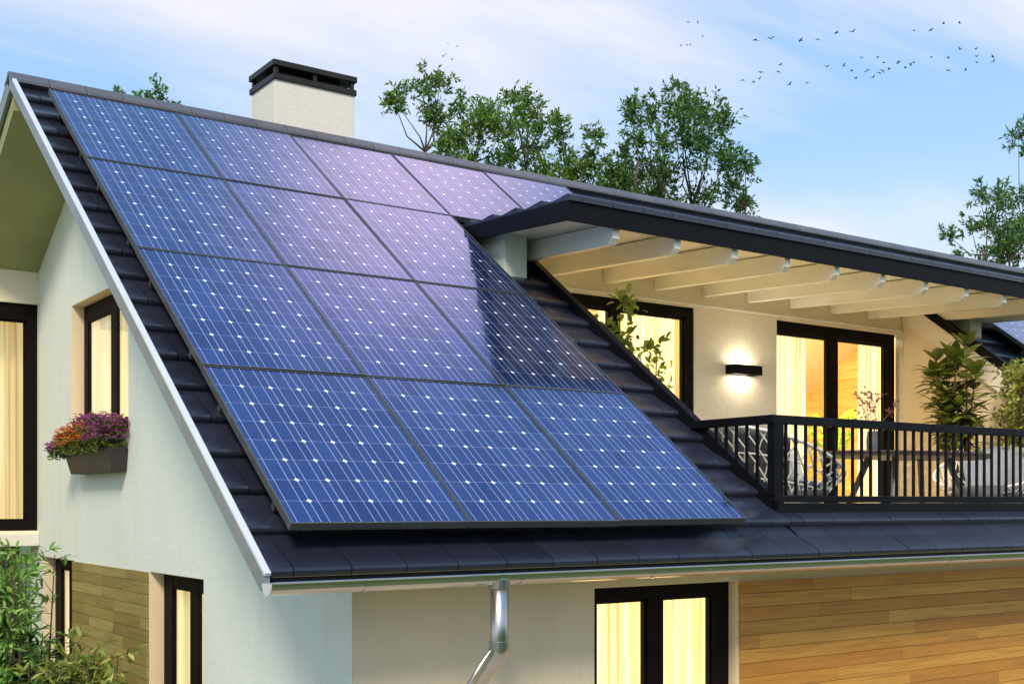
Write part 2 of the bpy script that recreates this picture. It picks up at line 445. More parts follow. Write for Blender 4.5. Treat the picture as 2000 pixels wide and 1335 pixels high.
# soffit of front eave
MB().box(XL+.03, XE, 5.122, 5.14, -.41, -.340).build('fascia', M['black'], house)
MB().box(XG+.005, XE, 5.141, YF-.002, -.41, -.398).build('eave_soffit', M['white'], house)

# ---- wood cladding parts
def planks(mb, P, u0, u1, z0, z1, h, lmin, lmax, phase=0):
    z = z1-.004; r = 0
    first = .076
    while z > z0:
        hh = first if r == 0 else h
        zb = max(z0, z-hh)
        u = u0-random.uniform(0, lmax*.7)
        while u < u1:
            L = random.uniform(lmin, lmax)
            a, b = max(u, u0), min(u+L, u1)
            if b-a > .01:
                j = random.uniform(0, .0015)
                vs = [P(uu, zz, d) for d in (0, .018+j) for zz in (zb+.003, z) for uu in (a+.0012, b-.0012)]
                mb.add(vs, [(0, 1, 3, 2), (4, 6, 7, 5), (0, 4, 5, 1), (2, 3, 7, 6), (0, 2, 6, 4), (1, 5, 7, 3)])
            u += L
        z = zb; r += 1
pk = MB(); planks(pk, lambda u, z, d: (u, YF-.003-d, z), 5.64, XE, GZ+.1, -.505, .0905, .9, 2.2)
o = pk.build('wood_cladding', M['cladding'], house, bevel=.0015); fixnormals(o)
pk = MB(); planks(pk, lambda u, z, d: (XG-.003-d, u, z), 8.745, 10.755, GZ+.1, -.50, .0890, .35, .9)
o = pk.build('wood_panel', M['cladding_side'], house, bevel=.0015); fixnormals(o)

# ---- windows
def window(name, P, u0, u1, z0, z1, fw, mull=(), parent=house, depth=.07, sill=False, sides=(1, 1), toph=None, both=True):
    """P(u,z,d): d = distance behind the outer frame face"""
    th = toph or fw
    fr = MB()
    def bar(ua, ub, za, zb, d0=0, d1=depth):
        vs = [P(u, z, d) for d in (d0, d1) for z in (za, zb) for u in (ua, ub)]
        fr.add(vs, [(0, 1, 3, 2), (4, 6, 7, 5), (0, 4, 5, 1), (2, 3, 7, 6), (0, 2, 6, 4), (1, 5, 7, 3)])
    bar(u0, u0+fw*sides[0], z0, z1); bar(u1-fw*sides[1], u1, z0, z1)
    bar(u0+fw*sides[0], u1-fw*sides[1], z1-th, z1, .002); bar(u0+fw*sides[0], u1-fw*sides[1], z0, z0+fw, .002)
    for (a, b) in mull: bar(a, b, z0+fw, z1-th, .006)
    # thin sash step round each light
    edges = [u0+fw*sides[0]]+[x for ab in mull for x in ab]+[u1-fw*sides[1]]
    w = MB()
    o = fr.build(name, M['frame'], parent, bevel=.004); fixnormals(o)
    for a, b in zip(edges[::2], edges[1::2]):
        g = MB(); g.poly([P(a-.004, z0+fw-.004, depth*.6), P(b+.004, z0+fw-.004, depth*.6), P(b+.004, z1-th+.004, depth*.6), P(a-.004, z1-th+.004, depth*.6)])
        g.build('pane', M['glass'], o)
        s_ = MB(); q = .018
        for (ua, ub, za, zb) in ((a, a+q, z0+fw, z1-th), (b-q, b, z0+fw, z1-th), (a+q, b-q, z0+fw, z0+fw+q), (a+q, b-q, z1-th-q, z1-th)):
            vs = [P(u, z, d) for d in (depth*.35, depth*.85) for z in (za, zb) for u in (ua, ub)]
            s_.add(vs, [(0, 1, 3, 2), (4, 6, 7, 5), (0, 4, 5, 1), (2, 3, 7, 6), (0, 2, 6, 4), (1, 5, 7, 3)])
        fixnormals(s_.build('sash', M['frame'], o))
    return o
def curtain(P, u0, u1, z0, z1, mat, label, amp=.03, wl=.09, group=None):
    n = int((u1-u0)/.008)+2; vs = []
    ph = random.uniform(0, 6)
    for j, z in enumerate((z0, z0+(z1-z0)*.5, z1)):
        for i in range(n):
            u = u0+(u1-u0)*i/(n-1)
            d = amp*(.5+.5*math.sin(u/wl*6.283+ph+.9*math.sin(u*7+ph)))+.25*amp*math.sin(u*83+j*.6)
            vs.append(P(u, z, d))
    mb = MB(); mb.add(vs, [(j*n+i, j*n+i+1, (j+1)*n+i+1, (j+1)*n+i) for j in (0, 1) for i in range(n-1)])
    c = P((u0+u1)/2, z0, 0)
    o = mb.build('curtain', mat, None, smooth=True, base=c)
    return tag(o, label, 'curtain', group)

PG = lambda u, z, d: (XG+.105+d, u, z)
window('window', PG, GW[0]+.006, GW[1]-.006, GW[2]+.006, GW[3]-.006, .12, mull=((9.90, 10.06),), depth=.03, toph=.135)
PGc = lambda u, z, d: (XG+.142+d*.35, u, z)
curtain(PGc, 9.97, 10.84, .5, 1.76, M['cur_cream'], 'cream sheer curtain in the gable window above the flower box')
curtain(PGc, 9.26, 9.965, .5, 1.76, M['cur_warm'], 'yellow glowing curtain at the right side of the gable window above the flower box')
window('window', PG, G1[0]+.006, G1[1]-.006, G1[2]+.006, G1[3]-.006, .17, mull=((11.19, 11.35),), depth=.03, sides=(.6, 1.3), toph=.1)
curtain(PGc, 10.78, 11.82, -2.9, -.45, M['cur_cream'], 'white glowing curtain in the narrow window behind the green shrubs')
window('window', PG, G2[0]+.006, G2[1]-.006, G2[2]+.006, G2[3]-.006, .155, mull=((8.03, 8.19),), depth=.03, toph=.10, sides=(.7, 1.2))
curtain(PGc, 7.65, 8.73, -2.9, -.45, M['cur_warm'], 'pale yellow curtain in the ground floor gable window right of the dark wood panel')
PWg = lambda u, z, d: (u, YG1+.03+d, z)
def lining(h, P):
    m_ = MB(); a, b, c, d = h; q = .004
    for (u0, u1, z0, z1) in ((b-q, b, c, d), (a, a+q, c, d), (a+q, b-q, d-q, d), (a+q, b-q, c, c+q)):
        vs = [P(u, z, dd) for dd in (.001, .245) for z in (z0, z1) for u in (u0, u1)]
        m_.add(vs, [(0, 1, 3, 2), (4, 6, 7, 5), (0, 4, 5, 1), (2, 3, 7, 6), (0, 2, 6, 4), (1, 5, 7, 3)])
    fixnormals(m_.build('window_lining', M['reveal'], house))
for h_ in (GW, G1, G2): lining(h_, lambda u, z, d: (XG+d, u, z))
lining(FW, lambda u, z, d: (u, YF+d, z))
window('window', PWg, 1.0, XG-.002, -.26, 1.905, .095, mull=((1.85, 1.95),), depth=.1, toph=.155)
curtain(lambda u, z, d: (u, YG1+.30+d, z), 1.02, 2.84, -.28, 1.9, M['cur_dim'], 'tall beige pleated curtain in the large window of the left wing', .04, .12)
PFw = lambda u, z, d: (u, YF+.07+d, z)
window('window', PFw, FW[0]+.005, FW[1]-.006, FW[2]+.006, FW[3]-.006, .085, mull=((4.93, 5.055),), depth=.07, sides=(.9, 1.6))
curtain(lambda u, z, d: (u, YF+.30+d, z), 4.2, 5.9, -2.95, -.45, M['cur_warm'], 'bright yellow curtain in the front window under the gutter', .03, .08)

# ---- gutter and downspout
gt = MB()
GC, GRY, GRZ = 5.045, .050, .056
n = 12
outer = [(GC+GRY*math.cos(math.pi*(1+i/n)), -.361+GRZ*math.sin(math.pi*(1+i/n))) for i in range(n+1)]
prof = outer
lip = [(GC-GRY-.003, -.361), (GC-GRY-.007, -.357), (GC-GRY-.004, -.352), (GC-GRY+.001, -.355)]
inner = [(GC+(GRY-.004)*math.cos(math.pi*(1+i/n)), -.361+(GRZ-.004)*math.sin(math.pi*(1+i/n))) for i in range(n, -1, -1)]
gt.prism(outer+inner, XL-.02, XE)
gt.prism(lip, XL-.02, XE)
gut = gt.build('gutter', M['steel'], house); fixnormals(gut)
x = XL+.45
while x < XE:
    b_ = MB(); ro = [(GC+(GRY+.003)*math.cos(math.pi*(1+i/n)), -.361+(GRZ+.003)*math.sin(math.pi*(1+i/n))) for i in range(n+1)]
    b_.prism(ro+inner[::1], x, x+.022); fixnormals(b_.build('bracket', M['steel'], gut)); x += .9
e = MB(); e.prism(prof, XL-.026, XL-.0205); fixnormals(e.build('end_cap', M['rakecap'], gut))
dp = MB()
xd = 3.44
pts = [(xd, 5.045, -.40), (xd, 5.045, -.745), (xd, 5.047, -.750), (xd, 5.44, -1.125), (xd, 5.465, -1.16), (xd, 5.465, GZ+.1)]
dp.tube(pts, .047, 20)
dpo = dp.build('downspout', M['pipe'], house, smooth=True)
for za, zb_, rr in ((-.385, -.43, .056), (-.70, -.742, .052)):
    MB().tube([(xd, 5.045, za), (xd, 5.046, zb_)], rr, 20).build('collar', M['pipe'], dpo)

# ---- chimney
CX0, CX1, CY0, CY1 = 4.52, 5.34, 10.30, 10.84
ch = MB().box(CX0, CX1, CY0, CY1, 3.0, 3.915).build('chimney', M['chimney'], house, bevel=.006)
cc = MB(); cc.box(CX0-.018, CX1+.018, CY0-.018, CY1+.018, 3.905, 3.960)
for px in (CX0+.0, (CX0+CX1)/2-.02, CX1-.04):
    for py in (CY0, CY1-.04): cc.box(px, px+.04, py, py+.04, 3.961, 4.029)
cc.box(CX0+.10, CX1-.10, CY0+.10, CY1-.10, 3.961, 4.029)
cc.box(CX0-.022, CX1+.022, CY0-.022, CY1+.022, 4.030, 4.085)
fl = MB(); fl.prism([(CY0-.012, 3.2), (CY1+.012, 3.1), (CY1+.012, ZR-.22), (CY0-.012, ZR+.045)], CX0-.012, CX1+.012)
fixnormals(fl.build('chimney_flashing', M['greymetal'], ch))
cc.build('chimney_cap', M['cap'], ch, bevel=.006)

# ---- dormer
DX0, DX1, DY = 5.42, 12.2, 7.04
da = math.atan(.045)
DF = lambda x, s, n: (x, DY+s*math.cos(da)-n*math.sin(da), 2.262+s*math.sin(da)+n*math.cos(da))
dm = MB(); dm.prism([(.03, -.105), (1.80, -.105), (1.80, -.012), (.03, -.012)], DX0+.02, DX1-.02, fr=DF)
dorm = dm.build('dormer_roof', M['deck'], house)
tl = MB(); tiles(tl, DF, DX0, DX1, -.01, 1.72, .335, .3005, .12, nb=-.005, noseh=.040, first_drop=.012)
fixnormals(tl.build('dormer_tiles', M['tile'], dorm))
fa = MB()
fa.prism([(.006, -.165), (.028, -.165), (.028, -.019), (.006, -.019)], DX0-.004, DX1+.004, fr=DF)
fa.box(0, .0, 0, 0, 0, 0) if False else None
fa.prism([(.029, -.165), (1.75, -.125), (1.75, -.012), (.029, -.012)], DX0-.004, DX0+.019, fr=DF)
fa.prism([(.029, -.165), (1.75, -.125), (1.75, -.012), (.029, -.012)], DX1-.019, DX1+.004, fr=DF)
fixnormals(fa.build('dormer_fascia', M['black'], dorm, bevel=.003))
# beams
for k in range(10):
    bx = 5.93+.6385*k
    b = MB()
    zf = lambda y: 1.993+.0515*(y-7.15)
    y0, y1 = 7.10, YW-.004
    h = .155
    b.prism([(y0, zf(y0)+.045), (y0+.055, zf(y0)), (y1, zf(y1)), (y1, zf(y1)+h), (y0, zf(y0)+h)], bx-.034, bx+.034)
    fixnormals(b.build('rafter', M['beam'], dorm, bevel=.003))
MB().box(5.775, XB1-.001, YW-.018, YW-.002, 1.972, 1.992).build('wall_plate', M['beam'], dorm, bevel=.003)
eb = MB(); eb.prism([(7.075, 1.985), (8.70, 2.07), (8.70, 2.20), (7.075, 2.125)], 12.085, 12.175)
fixnormals(eb.build('edge_board', M['beam'], dorm))
# cheek blocks standing on the roof either side
for xa, xb in ((5.55, 5.772), (11.87, 12.083)):
    y0 = 8.06; c = MB()
    za = RF(0, s_of_y(y0, -.15), -.15)[2]; zb_ = RF(0, s_of_y(8.72, -.15), -.15)[2]
    c.prism([(y0, za), (8.72, min(zb_, 2.22)), (8.72, 2.225), (y0, 2.20)], xa, xb)
    fixnormals(c.build('dormer_cheek', M['stucco'] if xa < 6 else M['cream'], dorm, bevel=.003))

# ---- balcony
bal = MB().box(XB0-.04, XB1+.04, YB0+.03, 9.2, -.42, -.30).build('balcony_floor', M['floor'], house)
BW = MB()
D1 = (6.2, 8.345, -.30, 1.952); D2 = (9.534, XB1, -.30, 1.952)
holewall(BW, lambda u, z, d: (u, YW+d, z), [XB0-.04, XB1], -.30, lambda u: 2.24, [D1, D2], .10)
fixnormals(BW.build('balcony_wall', M['cream'], house))
def rz(y, n): return RF(0, s_of_y(y, n), n)[2]
cw = MB()
for xa, xb in ((XB0-.045, XB0-.002), (XB1+.002, XB1+.045)):
    cw = MB()
    cw.prism([(YB0+.04, -.30), (YW+.1, -.30), (YW+.1, rz(8.8, -.17)), (YB0+.04, rz(YB0+.04, -.17))], xa, xb)
    fixnormals(cw.build('balcony_side_wall', M['cream'], house))
rb = MB()
rb.prism([(YB0+.06, rz(YB0+.06, -.36)), (8.70, rz(8.70, -.36)), (8.70, rz(8.70, -.165)), (YB0+.06, rz(YB0+.06, -.165))], XB1-.028, XB1)
fixnormals(rb.build('cheek_trim_board', M['beam'], house))
kb = MB()
sa, sb = s_of_y(YB0-.03, -.1), s_of_y(8.74, -.1)
for xa, xb in ((XB0-.055, XB0+.012), (XB1-.012, XB1+.055)):
    kb.prism([(sa, -.18), (sb, -.18), (sb, -.075), (sa, -.075)], xa, xb, fr=RF)
kb.box(XB0-.05, XB1+.05, YB0-.045, YB0+.02, -.09, .004)
kb.box(XB0-.062, XB1+.062, YB0-.028, YB0+.035, .006, .052)
fixnormals(kb.build('kerb_flashing', M['black'], house, bevel=.004))
# railing: rails, posts, balusters
rl = MB()
rl.box(XB0-.085, XB1, YB0-.03, YB0+.035, .528, .585)
rl.box(XB0-.085, XB0-.02, YB0+.036, 6.27, .528, .585)
rail = rl.build('railing', M['black'], house, bevel=.004)
for x in (XB0-.025, XB1-.05):
    MB().box(x-.045 if x < 7 else x-.02, x+.045 if x < 7 else x+.02, YB0-.028, YB0+.033, .0525, .5279).build('post', M['black'], rail)
x = 6.073
nb = 0
while x < XB1-.1:
    MB().box(x-.0085, x+.0085, YB0-.006, YB0+.011, .0525, .5279).build('baluster', M['black'], rail); x += .0968; nb += 1
y = 5.65
while y < 6.2:
    zb_ = rz(y, -.08)
    MB().box(XB0-.061, XB0-.044, y-.0085, y+.0085, zb_, .5279).build('baluster', M['black'], rail); y += .0965
# balcony doors
PD1 = lambda u, z, d: (u, YW+.012+d, z); PD2 = lambda u, z, d: (u, YW+.085+d, z)
window('balcony_door', PD1, D1[0], D1[1], -.30, D1[3], .105, mull=((7.285, 7.405),), depth=.085)
window('balcony_door', PD2, D2[0]-.1, D2[1]-.03, -.30, D2[3], .125, mull=((10.49, 10.62),), depth=.10, toph=.125)
PC = lambda u, z, d: (u, YW+.33+d, z)
curtain(PC, 7.38, 8.4, -.28, 1.98, M['cur_warm'], 'glowing pleated curtain in the balcony door beside the climbing plant', .04, .075)
curtain(PC, 9.62, 10.36, -.28, 1.98, M['cur_cream'], 'sheer curtain at the left of the balcony door beside the wall lamp', .04, .07)
curtain(PC, 11.30, 12.0, -.28, 1.98, M['cur_cream'], 'pleated curtain at the right of the balcony door behind the red twig plant', .04, .07)
# interiors
rm = MB()
rm.box(XB0-.04, XE-.2, YW+.45, 13.2, -.5, -.302)
rm.build('upper_floor', M['roomfloor'], house)
rm = MB(); rm.box(XB0-.2, XE-.2, 12.6, 12.75, -.3, 1.80)
PART = [(YW+.2, -.3), (12.59, -.3), (12.59, 1.88), (10.17, 3.05), (9.9, 2.88), (YW+.2, 2.26)]
rm.prism(PART, XB0-.2, XB0-.05)
rm.box(XB0-.04, XE-.2, YW+.102, YW+.19, 1.96, 2.24); rm.box(XB1+.12, XE-.2, YW+.102, YW+.19, -.3, 1.9599)
rm.build('inner_wall', M['room'], house)
pk = MB(); planks(pk, lambda u, z, d: (13.6-d, u, z), YW+.2, 9.7, -.3, 2.22, .13, .8, 2); planks(pk, lambda u, z, d: (13.6-d, u, z), 9.7, 11.4, -.3, 2.48, .13, .8, 2); planks(pk, lambda u, z, d: (13.6-d, u, z), 11.4, 12.59, -.3, 1.85, .13, .8, 2)
fixnormals(pk.build('inner_wood_wall', M['wallwood'], house))
fixnormals(MB().prism(PART, 13.6, 13.7).build('inner_partition', M['room'], house))
sc_ = MB(); sc_.prism([(YR, 2.76), (YR, 2.80), (12.55, 1.18), (12.55, 1.14)], XB0-.04, 13.59)
sc_.prism([(YW+.2, 2.13), (YW+.2, 2.10), (YR, 2.76), (YR, 2.80)], XB0-.04, 13.59)
fixnormals(sc_.build('inner_ceiling', M['room'], house))
# ceiling lights of the lit rooms behind the balcony doors
def ceiling_light(x, y, z, label, s=.3):
    t_ = thing('ceiling_light', (x, y, z), label, 'lamp')
    MB().lathe([(s, z), (s, z-.05), (s-.01, z-.055)], x, y, 24).build('housing', M['white'], t_)
    MB().lathe([(s-.03, z-.056), (s-.04, z-.07)], x, y, 24).build('diffuser', M['roomlight'], t_)
ceiling_light(7.3, 10.1, 2.55, 'round glowing ceiling light in the room behind the climbing plant')
ceiling_light(11.6, 10.0, 2.5, 'round glowing ceiling light in the room with the orange wood wall')

# ------------------------------------------------------------------ solar panels
HV = [0, 1.4375, 2.8563, 4.2493, 5.5417]
PW, X0P = 1.0065, 2.3638
rownames = ['bottom', 'second', 'third', 'top']
def panel_mesh(h):
    w = PW-.004; hh = h-.005; b = .008
    g = bpy.data.meshes.new('glass')
    g.from_pydata([(b, b, -.004), (w-b, b, -.004), (w-b, hh-b, -.004), (b, hh-b, -.004)], [], [(0, 1, 2, 3)])
    uv = g.uv_layers.new(name='UVMap')
    for i, c in enumerate([(.08, .0), (5.92, .0), (5.92, 8.05), (.08, 8.05)]): uv.data[i].uv = (c[0], max(0, c[1]))
    g.materials.append(M['pv'])
    f = MB()
    f.box(0, w, 0, b, -.042, 0); f.box(0, w, hh-b, hh, -.042, 0)
    f.box(0, b, b, hh-b, -.042, 0); f.box(w-b, w, b, hh-b, -.042, 0)
    f.box(b, w-b, b, hh-b, -.03, -.012)
    fm = bpy.data.meshes.new('frame'); fm.from_pydata(f.v, [], f.f); fm.materials.append(M['pframe'])
    out = [g, fm]
    for yy in (.25, h-.3):
        rl_ = MB(); rl_.box(.03, w-.03, yy, yy+.04, -.118, -.043)
        rm_ = bpy.data.meshes.new('mounting_rail'); rm_.from_pydata(rl_.v, [], rl_.f); rm_.materials.append(M['pframe']); out.append(rm_)
    return out
def solar(u, v, x, label, grp, meshes):
    p = RF(x, HV[v], 0)
    t_ = thing('solar_panel', p, label, 'solar panel', grp)
    t_.rotation_euler = (PIT+random.gauss(0, .0022), random.gauss(0, .0022), 0)
    for nm, me in zip(('glass', 'frame', 'mounting_rail', 'mounting_rail'), meshes):
        o = bpy.data.objects.new(nm, me); col.objects.link(o); o.parent = t_
PM = [panel_mesh(HV[i+1]-HV[i]) for i in range(4)]
cn = ['first', 'second', 'third', 'fourth', 'fifth']
for v in range(4):
    for u in range(5 if v == 3 else 3):
        lb = 'blue solar panel, %s from the left in the %s row of the large array' % (cn[u], rownames[v] if v in (0, 3) else {1: 'second lowest', 2: 'third lowest'}[v])
        if v == 0 and u == 0: lb = 'blue solar panel at the lower left corner of the large array'
        if v == 3 and u == 0: lb = 'blue solar panel at the upper left corner of the large array, by the ridge'
        if v == 3 and u == 4: lb = 'blue solar panel in the top row, running behind the peak of the dormer roof'
        if v == 0 and u == 2: lb = 'blue solar panel at the lower right corner, nearest the balcony railing'
        if v == 1 and u == 2: lb = 'solar panel with dark reflection beside the flashing, directly above the lower right one'
        solar(u, v, X0P+u*PW, lb, 'solar panels on the roof left of the balcony', PM[v])
for u in range(2):
    solar(u, 2, 12.38+u*PW, 'blue solar panel seen beyond the balcony under the dormer edge, %s one' % ('nearer' if u == 0 else 'farther'), 'solar panels on the far right roof', PM[2])
solar(0, 1, 12.38, 'blue solar panel partly behind the balcony shrubs at the right edge', 'solar panels on the far right roof', PM[1])

# ------------------------------------------------------------------ wall lamp
wl = thing('wall_lamp', (8.98, YW, 1.365), 'black rectangular wall lamp glowing up and down on the cream balcony wall', 'wall lamp')
lm = MB(); lx0, lx1, lz0, lz1 = 8.78, 9.18, 1.318, 1.412
ly0 = YW-.13
lm.box(lx0, lx1, ly0, ly0+.012, lz0, lz1); lm.box(lx0, lx1, YW-.022, YW-.001, lz0, lz1)
lm.box(lx0, lx0+.012, ly0+.012, YW-.022, lz0, lz1); lm.box(lx1-.012, lx1, ly0+.012, YW-.022, lz0, lz1)
lm.build('housing', M['frame'], wl)
for z in (lz0+.012, lz1-.018):
    MB().box(lx0+.10, lx1-.10, ly0+.03, YW-.04, z, z+.006).build('diffuser', M['lampglow'], wl)

# ------------------------------------------------------------------ foliage tools
def rnd(s=1): return Vector((random.gauss(0, s), random.gauss(0, s), random.gauss(0, s)))
def clump(mb, tw, c, r, n_twigs, leaves, L, W, updir=.6, seg=1):
    c = Vector(c)
    for _ in range(n_twigs):
        d = (rnd(1)+Vector((0, 0, updir))).normalized()
        a = c+rnd(r*.28); ln = r*random.uniform(.7, 1.25)
        e = a+d*ln
        if tw is not None: tw.tube([a, (a+e)/2+rnd(r*.06), e], [.005, .004, .002], 3, False)
        for k in range(leaves):
            t_ = (k+.5)/leaves; p = a.lerp(e, t_)+rnd(r*.03)
            dd = (d*.7+rnd(.55)).normalized()
            mb.leaf(p, dd, rnd(1), L*random.uniform(.65, 1.2), W*random.uniform(.7, 1.2), random.uniform(-.05, .3), seg)

def tree(name, base, pts, label, mat, fills, L=.105, W=.038, jit=.45, dens=1.0, grp=None):
    root = thing(name, (base[0], base[1], GZ), label, 'tree', grp)
    bk, cr = MB(), MB()
    top = max(p[1] for p in pts); bx, by = base
    zt = min(p[1] for p in pts)
    # stems
    stems = []
    for k in range(4):
        sx = bx+random.uniform(-.25, .25); ex = bx+(k-1.5)*1.0; ey = by+random.uniform(-.5, .5)
        P = [(sx, by, GZ-.1), ((sx*.6+ex*.4), by+random.uniform(-.1, .1), GZ+3), (ex*.85+sx*.15, ey, zt-1.2), (ex, ey, zt+.1)]
        bk.tube(P, [.12, .08, .04, .018], 8); stems.append(P)
    for (dx, z, r) in list(pts)+fills:
        p = Vector((bx+dx, by+random.uniform(-jit, jit), z))
        s_ = min(stems, key=lambda P: abs(P[3][0]-p.x)); q = Vector(s_[3]) if p.z > s_[3][2]+.3 else Vector(s_[2])
        mid = (p+q)/2+Vector((random.uniform(-.15, .15), random.uniform(-.15, .15), -.15))
        bk.tube([q, mid, p], [.020, .011, .004], 5)
        # side shoots so the clumps join up irregularly
        n = max(6, int(25*dens*(r/.2)**1.8))
        clump(cr, None, p, r*1.12, n, 8, L, W, .45)
        clump(cr, bk, p, r*1.25, 4, 7, L, W, .9)
        for _ in range(3):
            v = rnd(1).normalized(); v.y *= .7
            e = p+v*r*1.7
            bk.tube([p, e], [.005, .002], 3, False)
            clump(cr, None, e, r*.5, max(3, n//5), 7, L, W, .6)
    bk.build('trunk', M['bark'], root); cr.build('crown', mat, root)
    return root
TP = {1: [(-1.99, 6.52, 0.18), (-2.2, 6.51, 0.08), (-1.6, 6.85, 0.19), (-1.36, 6.94, 0.14), (-1.4, 6.51, 0.21), (-1.11, 6.48, 0.21), (-0.75, 6.41, 0.22), (-0.85, 6.7, 0.14), (-0.44, 6.51, 0.19), (-0.12, 6.66, 0.25), (0.31, 7.1, 0.16), (0.42, 6.89, 0.18), (0.15, 6.58, 0.25), (-0.33, 6.23, 0.26), (-0.9, 6.04, 0.24), (0.69, 6.68, 0.16), (1.14, 6.8, 0.16), (1.32, 6.61, 0.2), (0.81, 6.25, 0.25), (0.25, 6.06, 0.28), (1.72, 6.54, 0.17), (1.96, 6.35, 0.17), (1.43, 6.08, 0.26), (1.96, 6.02, 0.2), (-1.16, 6.1, 0.15), (-1.21, 5.86, 0.14), (-0.59, 5.83, 0.22), (-0.07, 5.74, 0.26), (0.69, 5.78, 0.27), (1.37, 5.79, 0.23), (1.84, 5.82, 0.19)],
 2: [(0.11, 7.61, 0.13), (0.17, 7.32, 0.17), (-0.14, 7.12, 0.2), (-0.99, 7.0, 0.16), (-1.17, 6.7, 0.18), (-0.63, 6.89, 0.2), (-0.39, 6.71, 0.27), (0.23, 7.0, 0.23), (0.68, 7.2, 0.17), (0.62, 6.89, 0.24), (0.88, 6.7, 0.21), (0.11, 6.42, 0.32), (-0.75, 6.28, 0.25), (-1.29, 6.28, 0.16), (-1.4, 5.99, 0.2), (-1.58, 5.7, 0.2), (-0.87, 5.81, 0.32), (-0.02, 5.89, 0.32), (0.75, 6.25, 0.26), (1.27, 6.53, 0.17), (1.34, 6.25, 0.19), (1.14, 5.88, 0.24), (1.82, 5.79, 0.16), (1.61, 5.52, 0.17), (0.62, 5.57, 0.28), (-0.39, 5.52, 0.27), (-1.69, 5.41, 0.19)],
 3: [(0.08, 8.23, 0.13), (0.23, 7.59, 0.13), (-1.04, 6.54, 0.17), (-0.95, 6.31, 0.2), (-0.02, 6.55, 0.22), (-0.49, 6.05, 0.27), (-1.44, 5.81, 0.16), (-1.85, 5.6, 0.15), (-1.22, 5.52, 0.24), (-0.67, 5.48, 0.31), (-0.02, 5.89, 0.31), (0.08, 5.35, 0.39), (-0.67, 5.04, 0.33), (-0.02, 6.78, 0.17), (1.06, 6.26, 0.34), (1.67, 5.77, 0.4), (1.06, 6.82, 0.34), (0.86, 7.7, 0.28), (0.76, 8.24, 0.23), (1.87, 6.94, 0.35), (-1.58, 5.15, 0.16)],
 4: [(0.07, 5.03, 0.08), (-0.01, 4.92, 0.06), (0.16, 4.96, 0.06), (-0.38, 4.93, 0.04), (-0.14, 4.80, 0.07), (0.3, 4.78, 0.07), (0.0, 4.55, .12)]}
def fills(x0, x1, z0, z1, n): return [(random.uniform(x0, x1), random.uniform(z0, z1), random.uniform(.22, .34)) for _ in range(n)]
tree('tree', (11.71, 17.0), TP[1], 'leafy tree with feathery crown behind the ridge, between the chimney and the taller tree', M['leaf_tree'], fills(-1.4, 2.2, 4.6, 5.6, 12), grp='trees behind the house')
tree('tree', (14.9, 16.0), TP[2], 'tallest leafy tree behind the roof, right above the pergola rafters', M['leaf_tree2'], fills(-1.6, 1.5, 4.4, 5.4, 10), grp='trees behind the house')
tree('tree', (23.77, 15.0), TP[3], 'olive green tree at the right edge beyond the far end of the roof', M['leaf_tree2'], fills(-1.6, 2.4, 3.6, 5.0, 14), L=.125, W=.040, dens=.8, grp='trees behind the house')
tree('tree', (4.73, 14.5), TP[4], 'small sprigs of a treetop poking over the ridge left of the chimney', M['leaf_tree'], [], L=.06, W=.022, jit=.1, grp='trees behind the house')

# shrubs at the lower left corner
def shrub(name, base, h, canes, label, mat, L, W, spread, zmin=-1.6, dens=14, leaves=7, grp=None, lean=(0, 0)):
    root = thing(name, (base[0], base[1], GZ), label, 'shrub', grp)
    st, lf = MB(), MB()
    for k in range(canes):
        a = random.uniform(0, 6.283); rr = random.uniform(0, .25)
        b = Vector((base[0]+rr*math.cos(a), base[1]+rr*math.sin(a), GZ-.05))
        hh = h*random.uniform(.72, 1.0)
        a2 = random.uniform(0, 6.283); sp_ = spread*random.uniform(.2, 1)
        e = Vector((b.x+sp_*math.cos(a2)+lean[0], b.y+sp_*math.sin(a2)+lean[1], GZ+hh))
        mid = b.lerp(e, .6)+Vector((0, 0, .15)); 
        st.tube([b, mid, e], [.012, .009, .003], 5)
        for i in range(dens):
            t_ = random.uniform(.25, 1)
            p = (b.lerp(mid, t_/.6) if t_ < .6 else mid.lerp(e, (t_-.6)/.4))
            d = Vector((random.gauss(0, 1), random.gauss(0, 1), random.uniform(-.2, .8))).normalized()
            q = p+d*random.uniform(.10, .25)
            st.tube([p, q], [.003, .0015], 3, False)
            for _ in range(leaves):
                dd = (d+rnd(.55)+Vector((0, 0, -.25))).normalized()
                lf.leaf(q-d*random.uniform(0, .12), dd, rnd(.4)+Vector((0, 0, 1)), L*random.uniform(.6, 1.15), W*random.uniform(.7, 1.15), random.uniform(.05, .35), 2)
    st.build('stem', M['bark'], root); lf.build('foliage', mat, root)
    return root
shrub('shrub', (1.88, 8.9), 3.02, 44, 'tall bright green shrub in the lower left corner', M['leaf_bamboo'], .10, .026, .20, dens=30, grp='shrubs by the gable')
shrub('shrub', (2.24, 8.3), 2.40, 34, 'lower olive shrub with yellow tips in front of the dark wood panel', M['leaf_olive'], .11, .028, .24, dens=34, leaves=8, grp='shrubs by the gable')
shrub('shrub', (2.05, 8.75), 2.42, 26, 'dark green shrub between the tall bright one and the olive one', M['leaf_bamboo2'], .11, .024, .22, dens=26, grp='shrubs by the gable')

